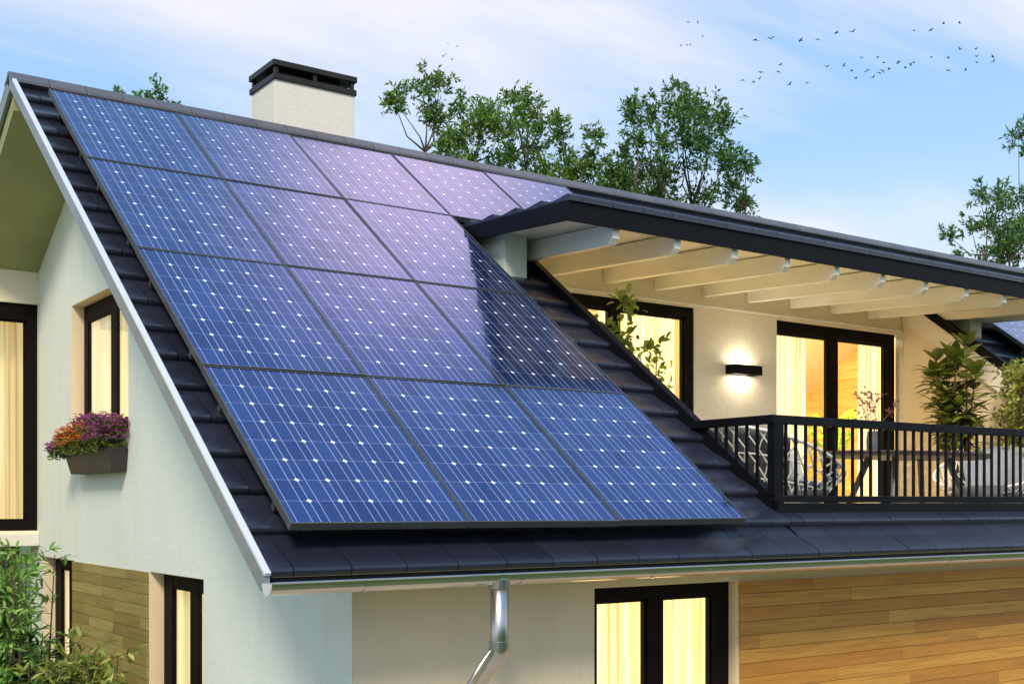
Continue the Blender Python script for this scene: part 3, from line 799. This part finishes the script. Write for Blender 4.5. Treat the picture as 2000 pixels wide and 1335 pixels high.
# ------------------------------------------------------------------ flower box
fb = thing('flower_box', (2.76, 9.83, .25), 'dark window box overflowing with orange and purple flowers on the gable wall', 'flower box')
bx = MB(); bx.add([(2.73, 9.27, .245), (2.845, 9.27, .245), (2.845, 10.42, .245), (2.73, 10.42, .245), (2.695, 9.23, .43), (2.847, 9.23, .43), (2.847, 10.50, .43), (2.695, 10.50, .43)],
   [(0, 3, 2, 1), (4, 5, 6, 7), (0, 1, 5, 4), (1, 2, 6, 5), (2, 3, 7, 6), (3, 0, 4, 7)])
fixnormals(bx.build('box', M['planter'], fb, bevel=.005))
lf, po, pp = MB(), MB(), MB()
FY0, FY1 = 9.20, 10.62
def ftop(y):
    q = (y-FY0)/(FY1-FY0)
    return .12+.155*max(0, math.sin(min(1, q*.85+.22)*math.pi*.98))**.6-.07*q+.018*math.sin(y*13)+.012*math.sin(y*31+1)
for i in range(3600):
    y = random.uniform(FY0, FY1); xx = random.uniform(2.60, 2.842)
    z = .42+random.uniform(-.07 if xx > 2.7 else -.10, .95)*ftop(y)
    if y > 10.4: z -= .05*random.random()
    d = Vector((random.gauss(-.4, .6), random.gauss(0, .6), random.uniform(-.3, 1)))
    lf.leaf((xx, y, z), d, rnd(1), random.uniform(.025, .05), random.uniform(.013, .022), .2)
for i in range(2300):
    y = random.uniform(FY0-.02, FY1+.04); xx = random.uniform(2.57, 2.842)
    z = .425+random.uniform(.25, 1.05)*ftop(y)
    purple = (mnoise.noise(Vector((y*2.6, xx*2, z*3)))+(.22 if y < 9.75 else -.12)+(.3 if y > 10.38 else 0)) > .08
    mb = pp if purple else po
    c = Vector((xx, y, z))
    for k in range(4):
        a = k*1.57+random.uniform(0, 1)
        mb.leaf(c, (math.cos(a)*.8-.3, math.sin(a), .5), (0, 0, 1), .021, .018, .1)
lf.build('foliage', M['leaf_box'], fb); tag(po.build('flowers', M['petal_orange'], fb), 'orange flowers'); tag(pp.build('flowers', M['petal_purple'], fb), 'purple flowers')

# ------------------------------------------------------------------ balcony furniture and plants
FZ = -.30
tb = thing('table', (8.85, 6.62, FZ), 'dark oval wooden table on slanted grey legs on the balcony', 'table')
MB().lathe([(.94, .395), (.99, .405), (1.0, .425), (.99, .437)], 8.85, 6.62, 40, 1, .5).build('tabletop', M['tablewood'], tb)
for sx, sy in ((-1, -1), (-1, 1), (1, -1), (1, 1)):
    MB().tube([(8.85+sx*.36, 6.62+sy*.14, .394), (8.85+sx*.62, 6.62+sy*.30, FZ)], [.030, .018], 10).build('leg', M['greymetal'], tb)

def tub_chair(cx, cy, rot, label, lightback, w=.36):
    root = thing('wicker_chair', (cx, cy, FZ), label, 'chair', 'wicker tub chairs on the balcony')
    root.rotation_euler = (0, 0, rot)
    B = (cx, cy, FZ)
    SZ = 1.32
    def bowl(th, t_):            # th: 0 = front opening, pi = back
        backness = (1-math.cos(th))/2
        top = .44+.42*backness**1.3
        r = (.22+.13*t_+.05*backness*t_)*SZ
        z = .30+(top-.30)*t_
        lean = .12*t_*backness*SZ
        return (cx+(r+lean)*math.cos(th), cy+r*1.02*math.sin(th), FZ+z)
    sh = MB(); N = 26
    for k in range(N+1):
        th0 = .55+(2*math.pi-1.1)*k/N
        for s_ in (-1, 1):
            pts = []
            for j in range(7):
                t_ = j/6; th = th0+s_*t_*.55
                if .5 < th < 2*math.pi-.5: pts.append(bowl(th, t_))
            if len(pts) > 1: sh.tube(pts, .0065, 5)
    for t_ in (0., .33, .66, 1.):
        pts = [bowl(.55+(2*math.pi-1.1)*j/30, t_) for j in range(31)]
        sh.tube(pts, .014 if t_ in (0., 1.) else .006, 6)
    sh.build('shell', M['rope'], root, smooth=True)
    st = MB(); st.lathe([(.26, FZ+.31), (.35, FZ+.34), (.375, FZ+.39), (.36, FZ+.44), (.28, FZ+.47), (.1, FZ+.475)], cx+.03, cy, 28)
    st.build('seat', M['cushion'], root, smooth=True)
    bc = MB(); vs = []; nu, nv = 12, 6
    for o_ in (0, 1):
        for i in range(nu+1):
            for j in range(nv+1):
                th = math.pi+(i/nu-.5)*1.7; t_ = .18+.86*j/nv
                x_, y_, z_ = bowl(th, t_); f_ = (.93 if o_ == 0 else .70)
                edge = math.sin(math.pi*i/nu)**.35*math.sin(math.pi*(j+.15)/(nv+.3))**.35
                f_ = .93-(.93-f_)*max(edge, .15)
                vs.append((cx+(x_-cx)*f_, cy+(y_-cy)*f_, z_))
    n_ = (nu+1)*(nv+1); fs = []
    for i in range(nu):
        for j in range(nv):
            a_ = i*(nv+1)+j; q = (a_, a_+1, a_+nv+2, a_+nv+1)
            fs.append(q); fs.append(tuple(x_+n_ for x_ in q[::-1]))
    for i in range(nu):
        for j in (0, nv):
            a_ = i*(nv+1)+j; fs.append((a_, a_+nv+1, a_+nv+1+n_, a_+n_))
    for j in range(nv):
        for i in (0, nu):
            a_ = i*(nv+1)+j; fs.append((a_, a_+1, a_+1+n_, a_+n_))
    bc.add(vs, fs); fixnormals(bc.build('back_cushion', M['cushion2' if lightback else 'cushion'], root, smooth=True))
    for a_ in (.7, 2.4, 3.9, 5.6):
        MB().tube([(cx+.19*math.cos(a_), cy+.19*math.sin(a_), FZ+.31), (cx+.29*math.cos(a_), cy+.29*math.sin(a_), FZ)], [.013, .009], 8).build('leg', M['greymetal'], root)
    return root
tub_chair(6.90, 6.35, R(10), 'white wicker chair with dark grey cushion left of the oval table', False)
tub_chair(10.45, 6.90, R(200), 'white wicker chair with light grey back cushion right of the oval table', True)
# dotted scatter cushion
pc = thing('scatter_cushion', (7.08, 6.42, .14), 'small white dotted cushion leaning in the left wicker chair', 'cushion')
vs, fs = [], []
n = 10
for o_ in (1, -1):
    for i in range(n+1):
        for j in range(n+1):
            u, v = i/n-.5, j/n-.5
            hgt = .055*max(0, (1-(2*u)**2)*(1-(2*v)**2))**.5*o_
            vs.append((7.08+hgt-v*.10, 6.42+u*.30, .28+v*.28))
N1 = (n+1)**2
for i in range(n):
    for j in range(n):
        a_ = i*(n+1)+j; fs.append((a_, a_+1, a_+n+2, a_+n+1)); fs.append(tuple(x_+N1 for x_ in (a_+n+1, a_+n+2, a_+1, a_)))
q = MB(); q.add(vs, fs)
tt = NT('dotted fabric'); vo = tt.new('ShaderNodeTexVoronoi'); vo.inputs['Scale'].default_value = 28
tt.l.new(tt.new('ShaderNodeTexCoord').outputs['Object'], vo.inputs['Vector'])
tt.set(Base_Color=tt.mix(tt.math('LESS_THAN', vo.outputs['Distance'], .25), (.78, .76, .72, 1), (.05, .05, .05, 1)), Roughness=.9)
q.build('cover', tt.m, pc, smooth=True)

def pot(root, x, y, z, r, h, mat):
    MB().lathe([(r*.72, z), (r*.78, z+.01), (r, z+h), (r*1.04, z+h), (r*1.04, z+h-.0), (r*.92, z+h+.001), (r*.9, z+h-.03)], x, y, 28).build('pot', mat, root, smooth=False)
    MB().lathe([(r*.9, z+h-.035), (r*.9, z+h-.025)], x, y, 20).build('soil', M['soil'], root)

# vase with red twigs
vz = .438; vx, vy = 8.42, 6.66
va = thing('vase_plant', (vx, vy, vz), 'bare twigs with small red leaves in a grey vase on the oval table', 'plant')
MB().lathe([(.040, vz), (.052, vz+.02), (.055, vz+.10), (.045, vz+.17), (.048, vz+.18), (.038, vz+.18), (.036, vz+.14)], vx, vy, 24).build('vase', M['pot'], va, smooth=True)
tw, rd = MB(), MB()
def twig(p, d, L, r, depth):
    p = Vector(p); pts = [p]; dd = Vector(d).normalized()
    for i in range(4):
        dd = (dd+rnd(.16)+Vector((0, 0, .06))).normalized(); pts.append(pts[-1]+dd*L/4)
    tw.tube(pts, [r*(1-.18*i) for i in range(5)], 5)
    if depth:
        for k in range(3): twig(pts[random.choice((2, 3, 4))], dd+rnd(.55), L*.62, r*.55, depth-1)
    else:
        for k in range(3):
            q = pts[-1]+rnd(.015); rd.leaf(q, rnd(1)+Vector((0, 0, .5)), rnd(1), .034, .018, .1)
for k in range(5): twig((vx, vy, vz+.12), (random.gauss(0, .2), random.gauss(0, .2), 1), .22, .005, 2)
tw.build('twigs', M['twig'], va); rd.build('leaves', M['leaf_red'], va)

# rubber plant
rx, ry = 10.98, 7.55
rp = thing('rubber_plant', (rx, ry, FZ), 'broad leaved rubber plant in a pot by the balcony wall', 'plant')
pot(rp, rx, ry, FZ, .19, .34, M['pot'])
sm, lf = MB(), MB()
for k in range(8):
    e = Vector((rx+random.uniform(-.33, .33), ry+random.uniform(-.33, .33), random.uniform(1.0, 1.5)))
    b = Vector((rx+random.uniform(-.05, .05), ry+random.uniform(-.05, .05), FZ+.3))
    if k == 0: e.x, e.y, e.z = rx+.08, ry, 1.62
    sm.tube([b, b.lerp(e, .5)+rnd(.03), e], [.014, .011, .005], 6)
    for i in range(62):
        t_ = random.uniform(.42, 1.0) if i > 3 else 1.0
        p = b.lerp(e, t_); a = random.uniform(0, 6.283)
        rad = Vector((math.cos(a), math.sin(a), random.uniform(-.15, .75) if t_ < .97 else 1.3))
        lf.leaf(p+rad.normalized()*.05, rad, (0, 0, 1), random.uniform(.15, .25), random.uniform(.08, .115), random.uniform(.05, .45), 2)
        sm.tube([p, p+rad.normalized()*.06], .003, 4)
sm.build('stem', M['bark'], rp); lf.build('foliage', M['leaf_rubber'], rp)

# small leaved yellow green shrub at the right
ys = thing('potted_shrub', (11.33, 6.85, FZ), 'yellow green small leaved potted shrub at the right edge of the balcony', 'plant')
pot(ys, 11.33, 6.85, FZ, .2, .35, M['pot'])
sm, lf = MB(), MB()
for k in range(330):
    c = Vector((min(11.54, 11.32+random.gauss(0, .16)), 6.85+random.gauss(0, .18), random.uniform(.25, 1.42)))
    sm.tube([(11.33, 6.85, max(FZ+.3, c.z-.6)), c], [.006, .002], 4, False)
    clump(lf, None, c, .11, 6, 7, .048, .030)
sm.build('stem', M['bark'], ys); lf.build('foliage', M['leaf_yellow'], ys)

# climbing plant behind the left flashing
cx_, cy_ = 6.80, 7.9
cl = thing('climbing_plant', (cx_, cy_, FZ), 'slender leafy plant rising behind the sloped flashing in front of the lit door', 'plant')
pot(cl, cx_, cy_, FZ, .16, .3, M['pot'])
sm, lf = MB(), MB()
stems_ = [[(cx_, cy_, 0), (6.83, cy_, .7), (6.74, cy_, 1.25), (6.72, cy_, 1.80)], [(cx_, cy_, 0), (6.95, cy_, .6), (7.05, cy_, 1.1), (7.06, cy_, 1.38)],
          [(cx_, cy_, .3), (6.9, cy_+.1, .8), (7.13, cy_, 1.02)], [(6.78, cy_, .9), (6.6, cy_, 1.25), (6.48, cy_, 1.48)], [(6.78, cy_, .8), (6.68, cy_-.1, 1.2), (6.60, cy_, 1.40)]]
for S in stems_:
    sm.tube(S, [.009]+[.006]*(len(S)-2)+[.003], 5)
    for a, b in zip(S[:-1], S[1:]):
        a, b = Vector(a), Vector(b)
        for i in range(int((b-a).length*150)):
            p = a.lerp(b, random.random())+rnd(.055)
            if p.z < .5 and random.random() < .3: continue
            lf.leaf(p, rnd(1)+Vector((0, 0, -.1)), rnd(.5)+Vector((0, 0, 1)), random.uniform(.05, .09), random.uniform(.028, .05), .3, 2)
    e = Vector(S[-1])
    for i in range(12): lf.leaf(e+rnd(.04), rnd(1)+Vector((0, 0, .2)), rnd(1), .09, .05, .3, 2)
sm.build('stem', M['bark'], cl); lf.build('foliage', M['leaf_vine'], cl)

# palm inside the room
px_, py_ = 11.55, 9.75
pl = thing('indoor_palm', (px_, py_, FZ), 'bright green palm seen through the balcony door, behind the dark mullion', 'plant')
pot(pl, px_, py_, FZ, .2, .32, M['white'])
sm, lf = MB(), MB()
for k in range(15):
    a = k*2.4; h = random.uniform(.95, 1.45); sp_ = random.uniform(.15, .42)
    P_ = [Vector((px_, py_, FZ+.25)), Vector((px_+sp_*.3*math.cos(a), py_+sp_*.3*math.sin(a), FZ+h*.6)), Vector((px_+sp_*.7*math.cos(a), py_+sp_*.7*math.sin(a), FZ+h*.95)), Vector((px_+sp_*1.2*math.cos(a), py_+sp_*1.2*math.sin(a), FZ+h))]
    sm.tube(P_, [.008, .006, .004, .002], 5)
    for i in range(22):
        t_ = .3+.7*i/21; f_ = t_*3; j = min(2, int(f_)); p = P_[j].lerp(P_[j+1], f_-j); d = (P_[j+1]-P_[j]).normalized()
        sd = d.cross(Vector((0, 0, 1))); sd = sd.normalized() if sd.length > .01 else Vector((1, 0, 0))
        lf.leaf(p, d*.6+sd*(1 if i % 2 else -1), (0, 0, 1), .20, .028, .25, 2)
sm.build('stem', M['leaf_palm'], pl); lf.build('foliage', M['leaf_palm'], pl)
# pendant lamp inside
pe = thing('pendant_lamp', (10.75, 9.75, 1.55), 'white glass pendant lamp hanging behind the left pane of the balcony door', 'lamp')
MB().lathe([(.02, 1.70), (.10, 1.67), (.19, 1.58), (.21, 1.52), (.20, 1.50), (.08, 1.47)], 10.75, 9.75, 28).build('shade', M['pendant'], pe, smooth=True)
MB().tube([(10.75, 9.75, 1.70), (10.75, 9.75, 2.48)], .006, 6).build('cord', M['greymetal'], pe)

# ------------------------------------------------------------------ birds
def bird_mesh(name, flap):
    b = MB()
    b.lathe([(.001, -.075), (.012, -.06), (.022, -.02), (.020, .02), (.012, .045), (.010, .058), (.001, .072)], 0, 0, 8)
    vs = [(v[2], v[1], v[0]*.9) for v in b.v]; b.v = vs
    for s_ in (-1, 1):
        b.add([(.03, s_*.01, .005), (.02, s_*.09, .005+flap*.07), (-.01, s_*.17, .005+flap*.05), (-.025, s_*.09, flap*.06), (-.03, s_*.01, .0),
               (.03, s_*.01, -.003), (.02, s_*.09, -.003+flap*.07), (-.025, s_*.09, -.006+flap*.06), (-.03, s_*.01, -.008)],
              [(0, 1, 3, 4), (1, 2, 3), (5, 8, 7, 6), (6, 7, 2), (0, 5, 6, 1), (1, 6, 2), (4, 3, 7, 8), (3, 2, 7)])
    b.add([(-.06, .008, 0), (-.06, -.008, 0), (-.11, -.022, 0), (-.11, .022, 0)], [(0, 1, 2, 3)])
    me = bpy.data.meshes.new(name); me.from_pydata(b.v, [], b.f); me.materials.append(M['bird']); return me
BM = [bird_mesh('bird', f) for f in (.9, .2, -.6)]
BIRDS = {
 'A': ('tiny bird of the small flock high between the chimney and the middle of the sky', [(38.79, 62.47, 28.16), (40.22, 63.71, 28.68), (39.11, 63.21, 27.8), (39.7, 64.51, 28.19), (40.22, 64.31, 28.06)], 'small flock of five birds'),
 'B': ('faint tiny bird of the loose group above the tallest tree, left of the long flock', [(53.62, 56.96, 31.04), (53.9, 56.38, 30.93), (57.63, 59.81, 31.91), (54.02, 58.1, 30.02), (54.23, 57.77, 29.95), (57.59, 60.99, 31.76)], 'faint birds above the tallest tree'),
 'C': ('dark bird with spread wings in the upper left line of the long flock', [(44.2, 42.11, 23.14), (46.49, 43.19, 24.04), (46.06, 40.85, 23.11), (47.54, 41.01, 23.55), (45.98, 38.53, 22.72), (48.96, 39.99, 23.91)], 'upper left line of birds'),
 'G': ('dark bird in the short topmost line at the right end of the flock', [(52.71, 39.08, 24.53), (51.65, 37.3, 23.74), (53.3, 37.74, 24.58), (53.61, 37.01, 24.43)], 'topmost line of four birds'),
 'D': ('dark bird in the lowest left group of the flock', [(41.88, 40.75, 20.26), (45.4, 43.38, 21.66), (44.88, 42.52, 21.43), (43.67, 41.24, 21.14), (43.14, 39.64, 20.6), (47.0, 43.04, 22.73), (45.6, 41.15, 20.91), (47.45, 41.66, 21.49)], 'lowest left group of birds'),
 'E': ('dark bird in the dense middle cluster of the flock', [(49.03, 41.72, 22.67), (48.97, 40.56, 22.36), (50.31, 41.14, 22.54), (47.94, 38.95, 21.04), (50.33, 40.25, 22.25), (48.67, 38.8, 21.57), (51.28, 40.57, 22.24), (51.27, 40.16, 22.37), (47.55, 37.04, 20.79), (48.0, 37.01, 20.93), (48.19, 37.47, 21.42), (50.96, 41.01, 23.32), (49.03, 38.48, 22.19), (50.79, 38.65, 22.32), (49.22, 37.37, 21.66), (50.52, 37.97, 21.8), (50.11, 37.37, 21.73), (50.05, 37.15, 21.75)], 'dense middle cluster of birds'),
 'F': ('dark bird in the scattered right end of the flock', [(51.98, 37.52, 22.51), (52.67, 37.03, 22.51), (54.35, 38.2, 22.53), (53.91, 36.88, 22.06), (54.98, 37.94, 23.7), (55.29, 37.19, 23.54), (56.03, 37.66, 23.45), (54.33, 36.51, 22.46), (52.25, 34.25, 21.6), (56.04, 36.7, 22.88)], 'scattered right end birds')}
for k, (lb, L_, g_) in BIRDS.items():
    for p in L_:
        o = bpy.data.objects.new('bird', random.choice(BM)); col.objects.link(o); o.location = p
        o.rotation_euler = (random.uniform(-.4, .4), random.uniform(-.2, .2), random.uniform(1.2, 3.4)+(0 if k != 'C' else .6))
        s_ = {'A': .95, 'B': .95, 'C': 1.3}.get(k, 1.1); o.scale = (s_,)*3
        tag(o, lb, 'bird', g_)

# ------------------------------------------------------------------ ground
g = MB(); N = 24; S_ = 400
def gy(x, y): return GZ
vs = [(-S_+2*S_*i/N, -S_+2*S_*j/N, GZ) for j in range(N+1) for i in range(N+1)]
g.add(vs, [(j*(N+1)+i, j*(N+1)+i+1, (j+1)*(N+1)+i+1, (j+1)*(N+1)+i) for j in range(N) for i in range(N)])
tag(g.build('ground', M['grass']), kind='structure')

m = MB(); m.box(-9, 22, 2.6, 5.4, GZ+.002, GZ+.03); m.box(-3, 2.84, 5.401, 6.2, GZ+.002, GZ+.03)  # unseen paving added for warm bounce light and the gutter's reflection
t = NT('pale paving')
br = t.new('ShaderNodeTexBrick'); br.inputs['Scale'].default_value = 1; br.inputs['Mortar Size'].default_value = .006
br.inputs['Brick Width'].default_value = .6; br.inputs['Row Height'].default_value = .6; br.offset = 0
br.inputs['Color1'].default_value = (.50, .42, .33, 1); br.inputs['Color2'].default_value = (.44, .37, .29, 1); br.inputs['Mortar'].default_value = (.2, .17, .14, 1)
t.l.new(t.new('ShaderNodeTexCoord').outputs['Object'], br.inputs['Vector'])
t.set(Base_Color=br.outputs[0], Roughness=.8); t.bump(t.noise(20, 4), .2, .01)
tag(m.build('terrace', t.m), kind='structure')

# hedge added unseen behind the viewer to darken reflections in the gutter and panes
hd = thing('hedge', (4, -9.5, GZ), 'tall dark green clipped hedge added unseen behind the viewer for its reflection', 'hedge')
hm = MB(); nx, nz_ = 90, 14
prof_ = [(0, 0), (-.15, 1.2), (-.1, 2.6), (.1, 3.8), (.5, 4.3), (1.0, 4.35), (1.5, 4.1), (1.8, 2.5), (1.8, 0)]
for i in range(nx+1):
    for (dy, z) in prof_:
        n_ = mnoise.noise(Vector((i*.7, dy*2, z*1.3)))
        hm.v.append((-14+i*.42, -9.5-dy+n_*.35, GZ+z*(1+.06*n_)))
L_ = len(prof_)
for i in range(nx):
    for j in range(L_-1): hm.f.append((i*L_+j, (i+1)*L_+j, (i+1)*L_+j+1, i*L_+j+1))
hm.build('leaves', M['hedge'], hd)

# ------------------------------------------------------------------ sky, sun, camera
SUN_EL, SUN_AZ = R(42), R(221)      # azimuth from +y, clockwise: the sun stands behind the camera, a little left
w = bpy.data.worlds.new('World'); scene.world = w; w.use_nodes = True
nt = w.node_tree; bg = nt.nodes['Background']
def N_(typ, **kw):
    n = nt.nodes.new(typ)
    for k, v in kw.items(): setattr(n, k, v)
    return n
sky = N_('ShaderNodeTexSky', sky_type='NISHITA', sun_disc=False)
sky.sun_elevation = SUN_EL; sky.sun_rotation = SUN_AZ; sky.air_density = 1.2; sky.dust_density = 1.0; sky.ozone_density = 2.0
tc = N_('ShaderNodeTexCoord')
sep = N_('ShaderNodeSeparateXYZ'); nt.links.new(tc.outputs['Generated'], sep.inputs[0])
def Mt(op, a, b=0., c=0.):
    n = N_('ShaderNodeMath', operation=op)
    for i, v in enumerate((a, b, c)):
        if isinstance(v, (int, float)): n.inputs[i].default_value = v
        else: nt.links.new(v, n.inputs[i])
    return n.outputs[0]
zc = Mt('ADD', Mt('MAXIMUM', sep.outputs[2], 0.), .12)
cv = N_('ShaderNodeCombineXYZ')
nt.links.new(Mt('DIVIDE', sep.outputs[0], zc), cv.inputs[0]); nt.links.new(Mt('DIVIDE', sep.outputs[1], zc), cv.inputs[1])
rot = N_('ShaderNodeMapping'); rot.inputs['Rotation'].default_value = (0, 0, R(34)); rot.inputs['Scale'].default_value = (.55, 1.3, 1); rot.inputs['Location'].default_value = (2.6, .9, 0)
nt.links.new(cv.outputs[0], rot.inputs[0])
nz = N_('ShaderNodeTexNoise'); nz.inputs['Scale'].default_value = .8; nz.inputs['Detail'].default_value = 7; nz.inputs['Roughness'].default_value = .55
nz.inputs['Distortion'].default_value = .5
nt.links.new(rot.outputs[0], nz.inputs['Vector'])
def Ramp(f, stops):
    r = N_('ShaderNodeValToRGB'); e = r.color_ramp.elements
    while len(e) < len(stops): e.new(.5)
    for i, (p, c) in enumerate(stops): e[i].position = p; e[i].color = (*c, 1) if not isinstance(c, float) else (c, c, c, 1)
    nt.links.new(f, r.inputs[0]); return r.outputs[0]
def Mix(f, a, b, bt='MIX'):
    n = N_('ShaderNodeMix', data_type='RGBA', blend_type=bt)
    for s_, v in (('Factor', f), ('A', a), ('B', b)):
        if isinstance(v, (int, float)): n.inputs[s_].default_value = v
        elif isinstance(v, tuple): n.inputs[s_].default_value = v
        else: nt.links.new(v, n.inputs[s_])
    return n.outputs['Result']
K = 6.2     # brightness of thin cloud in the sky texture's own units
SKYGAIN = 1.0
base = Mix(.55, sky.outputs[0], (K*.35, K*.655, K*1.06, 1))
# thin bright haze low over the horizon
hz = Ramp(sep.outputs[2], [(.0, .95), (.13, .66), (.28, .10), (.6, .0)])
base = Mix(hz, base, (K*.82, K*.91, K*.99, 1))
band = Ramp(sep.outputs[2], [(.24, .0), (.38, .13)])
cl_ = Mt('MULTIPLY', Ramp(Mt('ADD', nz.outputs['Fac'], band), [(.52, .0), (.72, .85)]), Ramp(sep.outputs[2], [(.38, 1.), (.52, .10)]))
base = Mix(cl_, base, (K*.95, K*.91, K*.97, 1))
# unseen rosy patch added to the sky so the panels mirror a pink glare
dt = N_('ShaderNodeVectorMath', operation='DOT_PRODUCT'); nt.links.new(tc.outputs['Generated'], dt.inputs[0]); dt.inputs[1].default_value = (.485, .478, .731)
pk_ = Mt('MULTIPLY', Ramp(dt.outputs['Value'], [(.984, .0), (.993, .16), (.9995, .62)]), Mt('MULTIPLY_ADD', nz.outputs['Fac'], .9, .35))
base = Mix(pk_, base, (K*3.6, K*2.3, K*2.4, 1))
nt.links.new(base, bg.inputs[0]); bg.inputs[1].default_value = .105
sl = bpy.data.lights.new('sun', 'SUN'); sl.energy = 1.9; sl.angle = R(14); sl.color = (1, .87, .68)
so = bpy.data.objects.new('sun', sl); col.objects.link(so)
sd = Vector((math.sin(SUN_AZ)*math.cos(SUN_EL), math.cos(SUN_AZ)*math.cos(SUN_EL), math.sin(SUN_EL)))
so.rotation_euler = sd.to_track_quat('Z', 'Y').to_euler()

cam = bpy.data.cameras.new('camera'); co = bpy.data.objects.new('camera', cam); col.objects.link(co)
cam.sensor_width = 36; cam.lens = 2340.3/2000*36; cam.shift_y = 315/2000; cam.clip_end = 2000; cam.clip_start = .1
co.location = (0, 0, 0); co.rotation_euler = (R(90), 0, -.6091)
scene.camera = co
scene.view_settings.view_transform = 'Standard'; scene.view_settings.look = 'None'
scene.view_settings.exposure = .70; scene.view_settings.gamma = 1
scene.cycles.use_denoising = True
scene.cycles.max_bounces = 8; scene.cycles.sample_clamp_indirect = 6
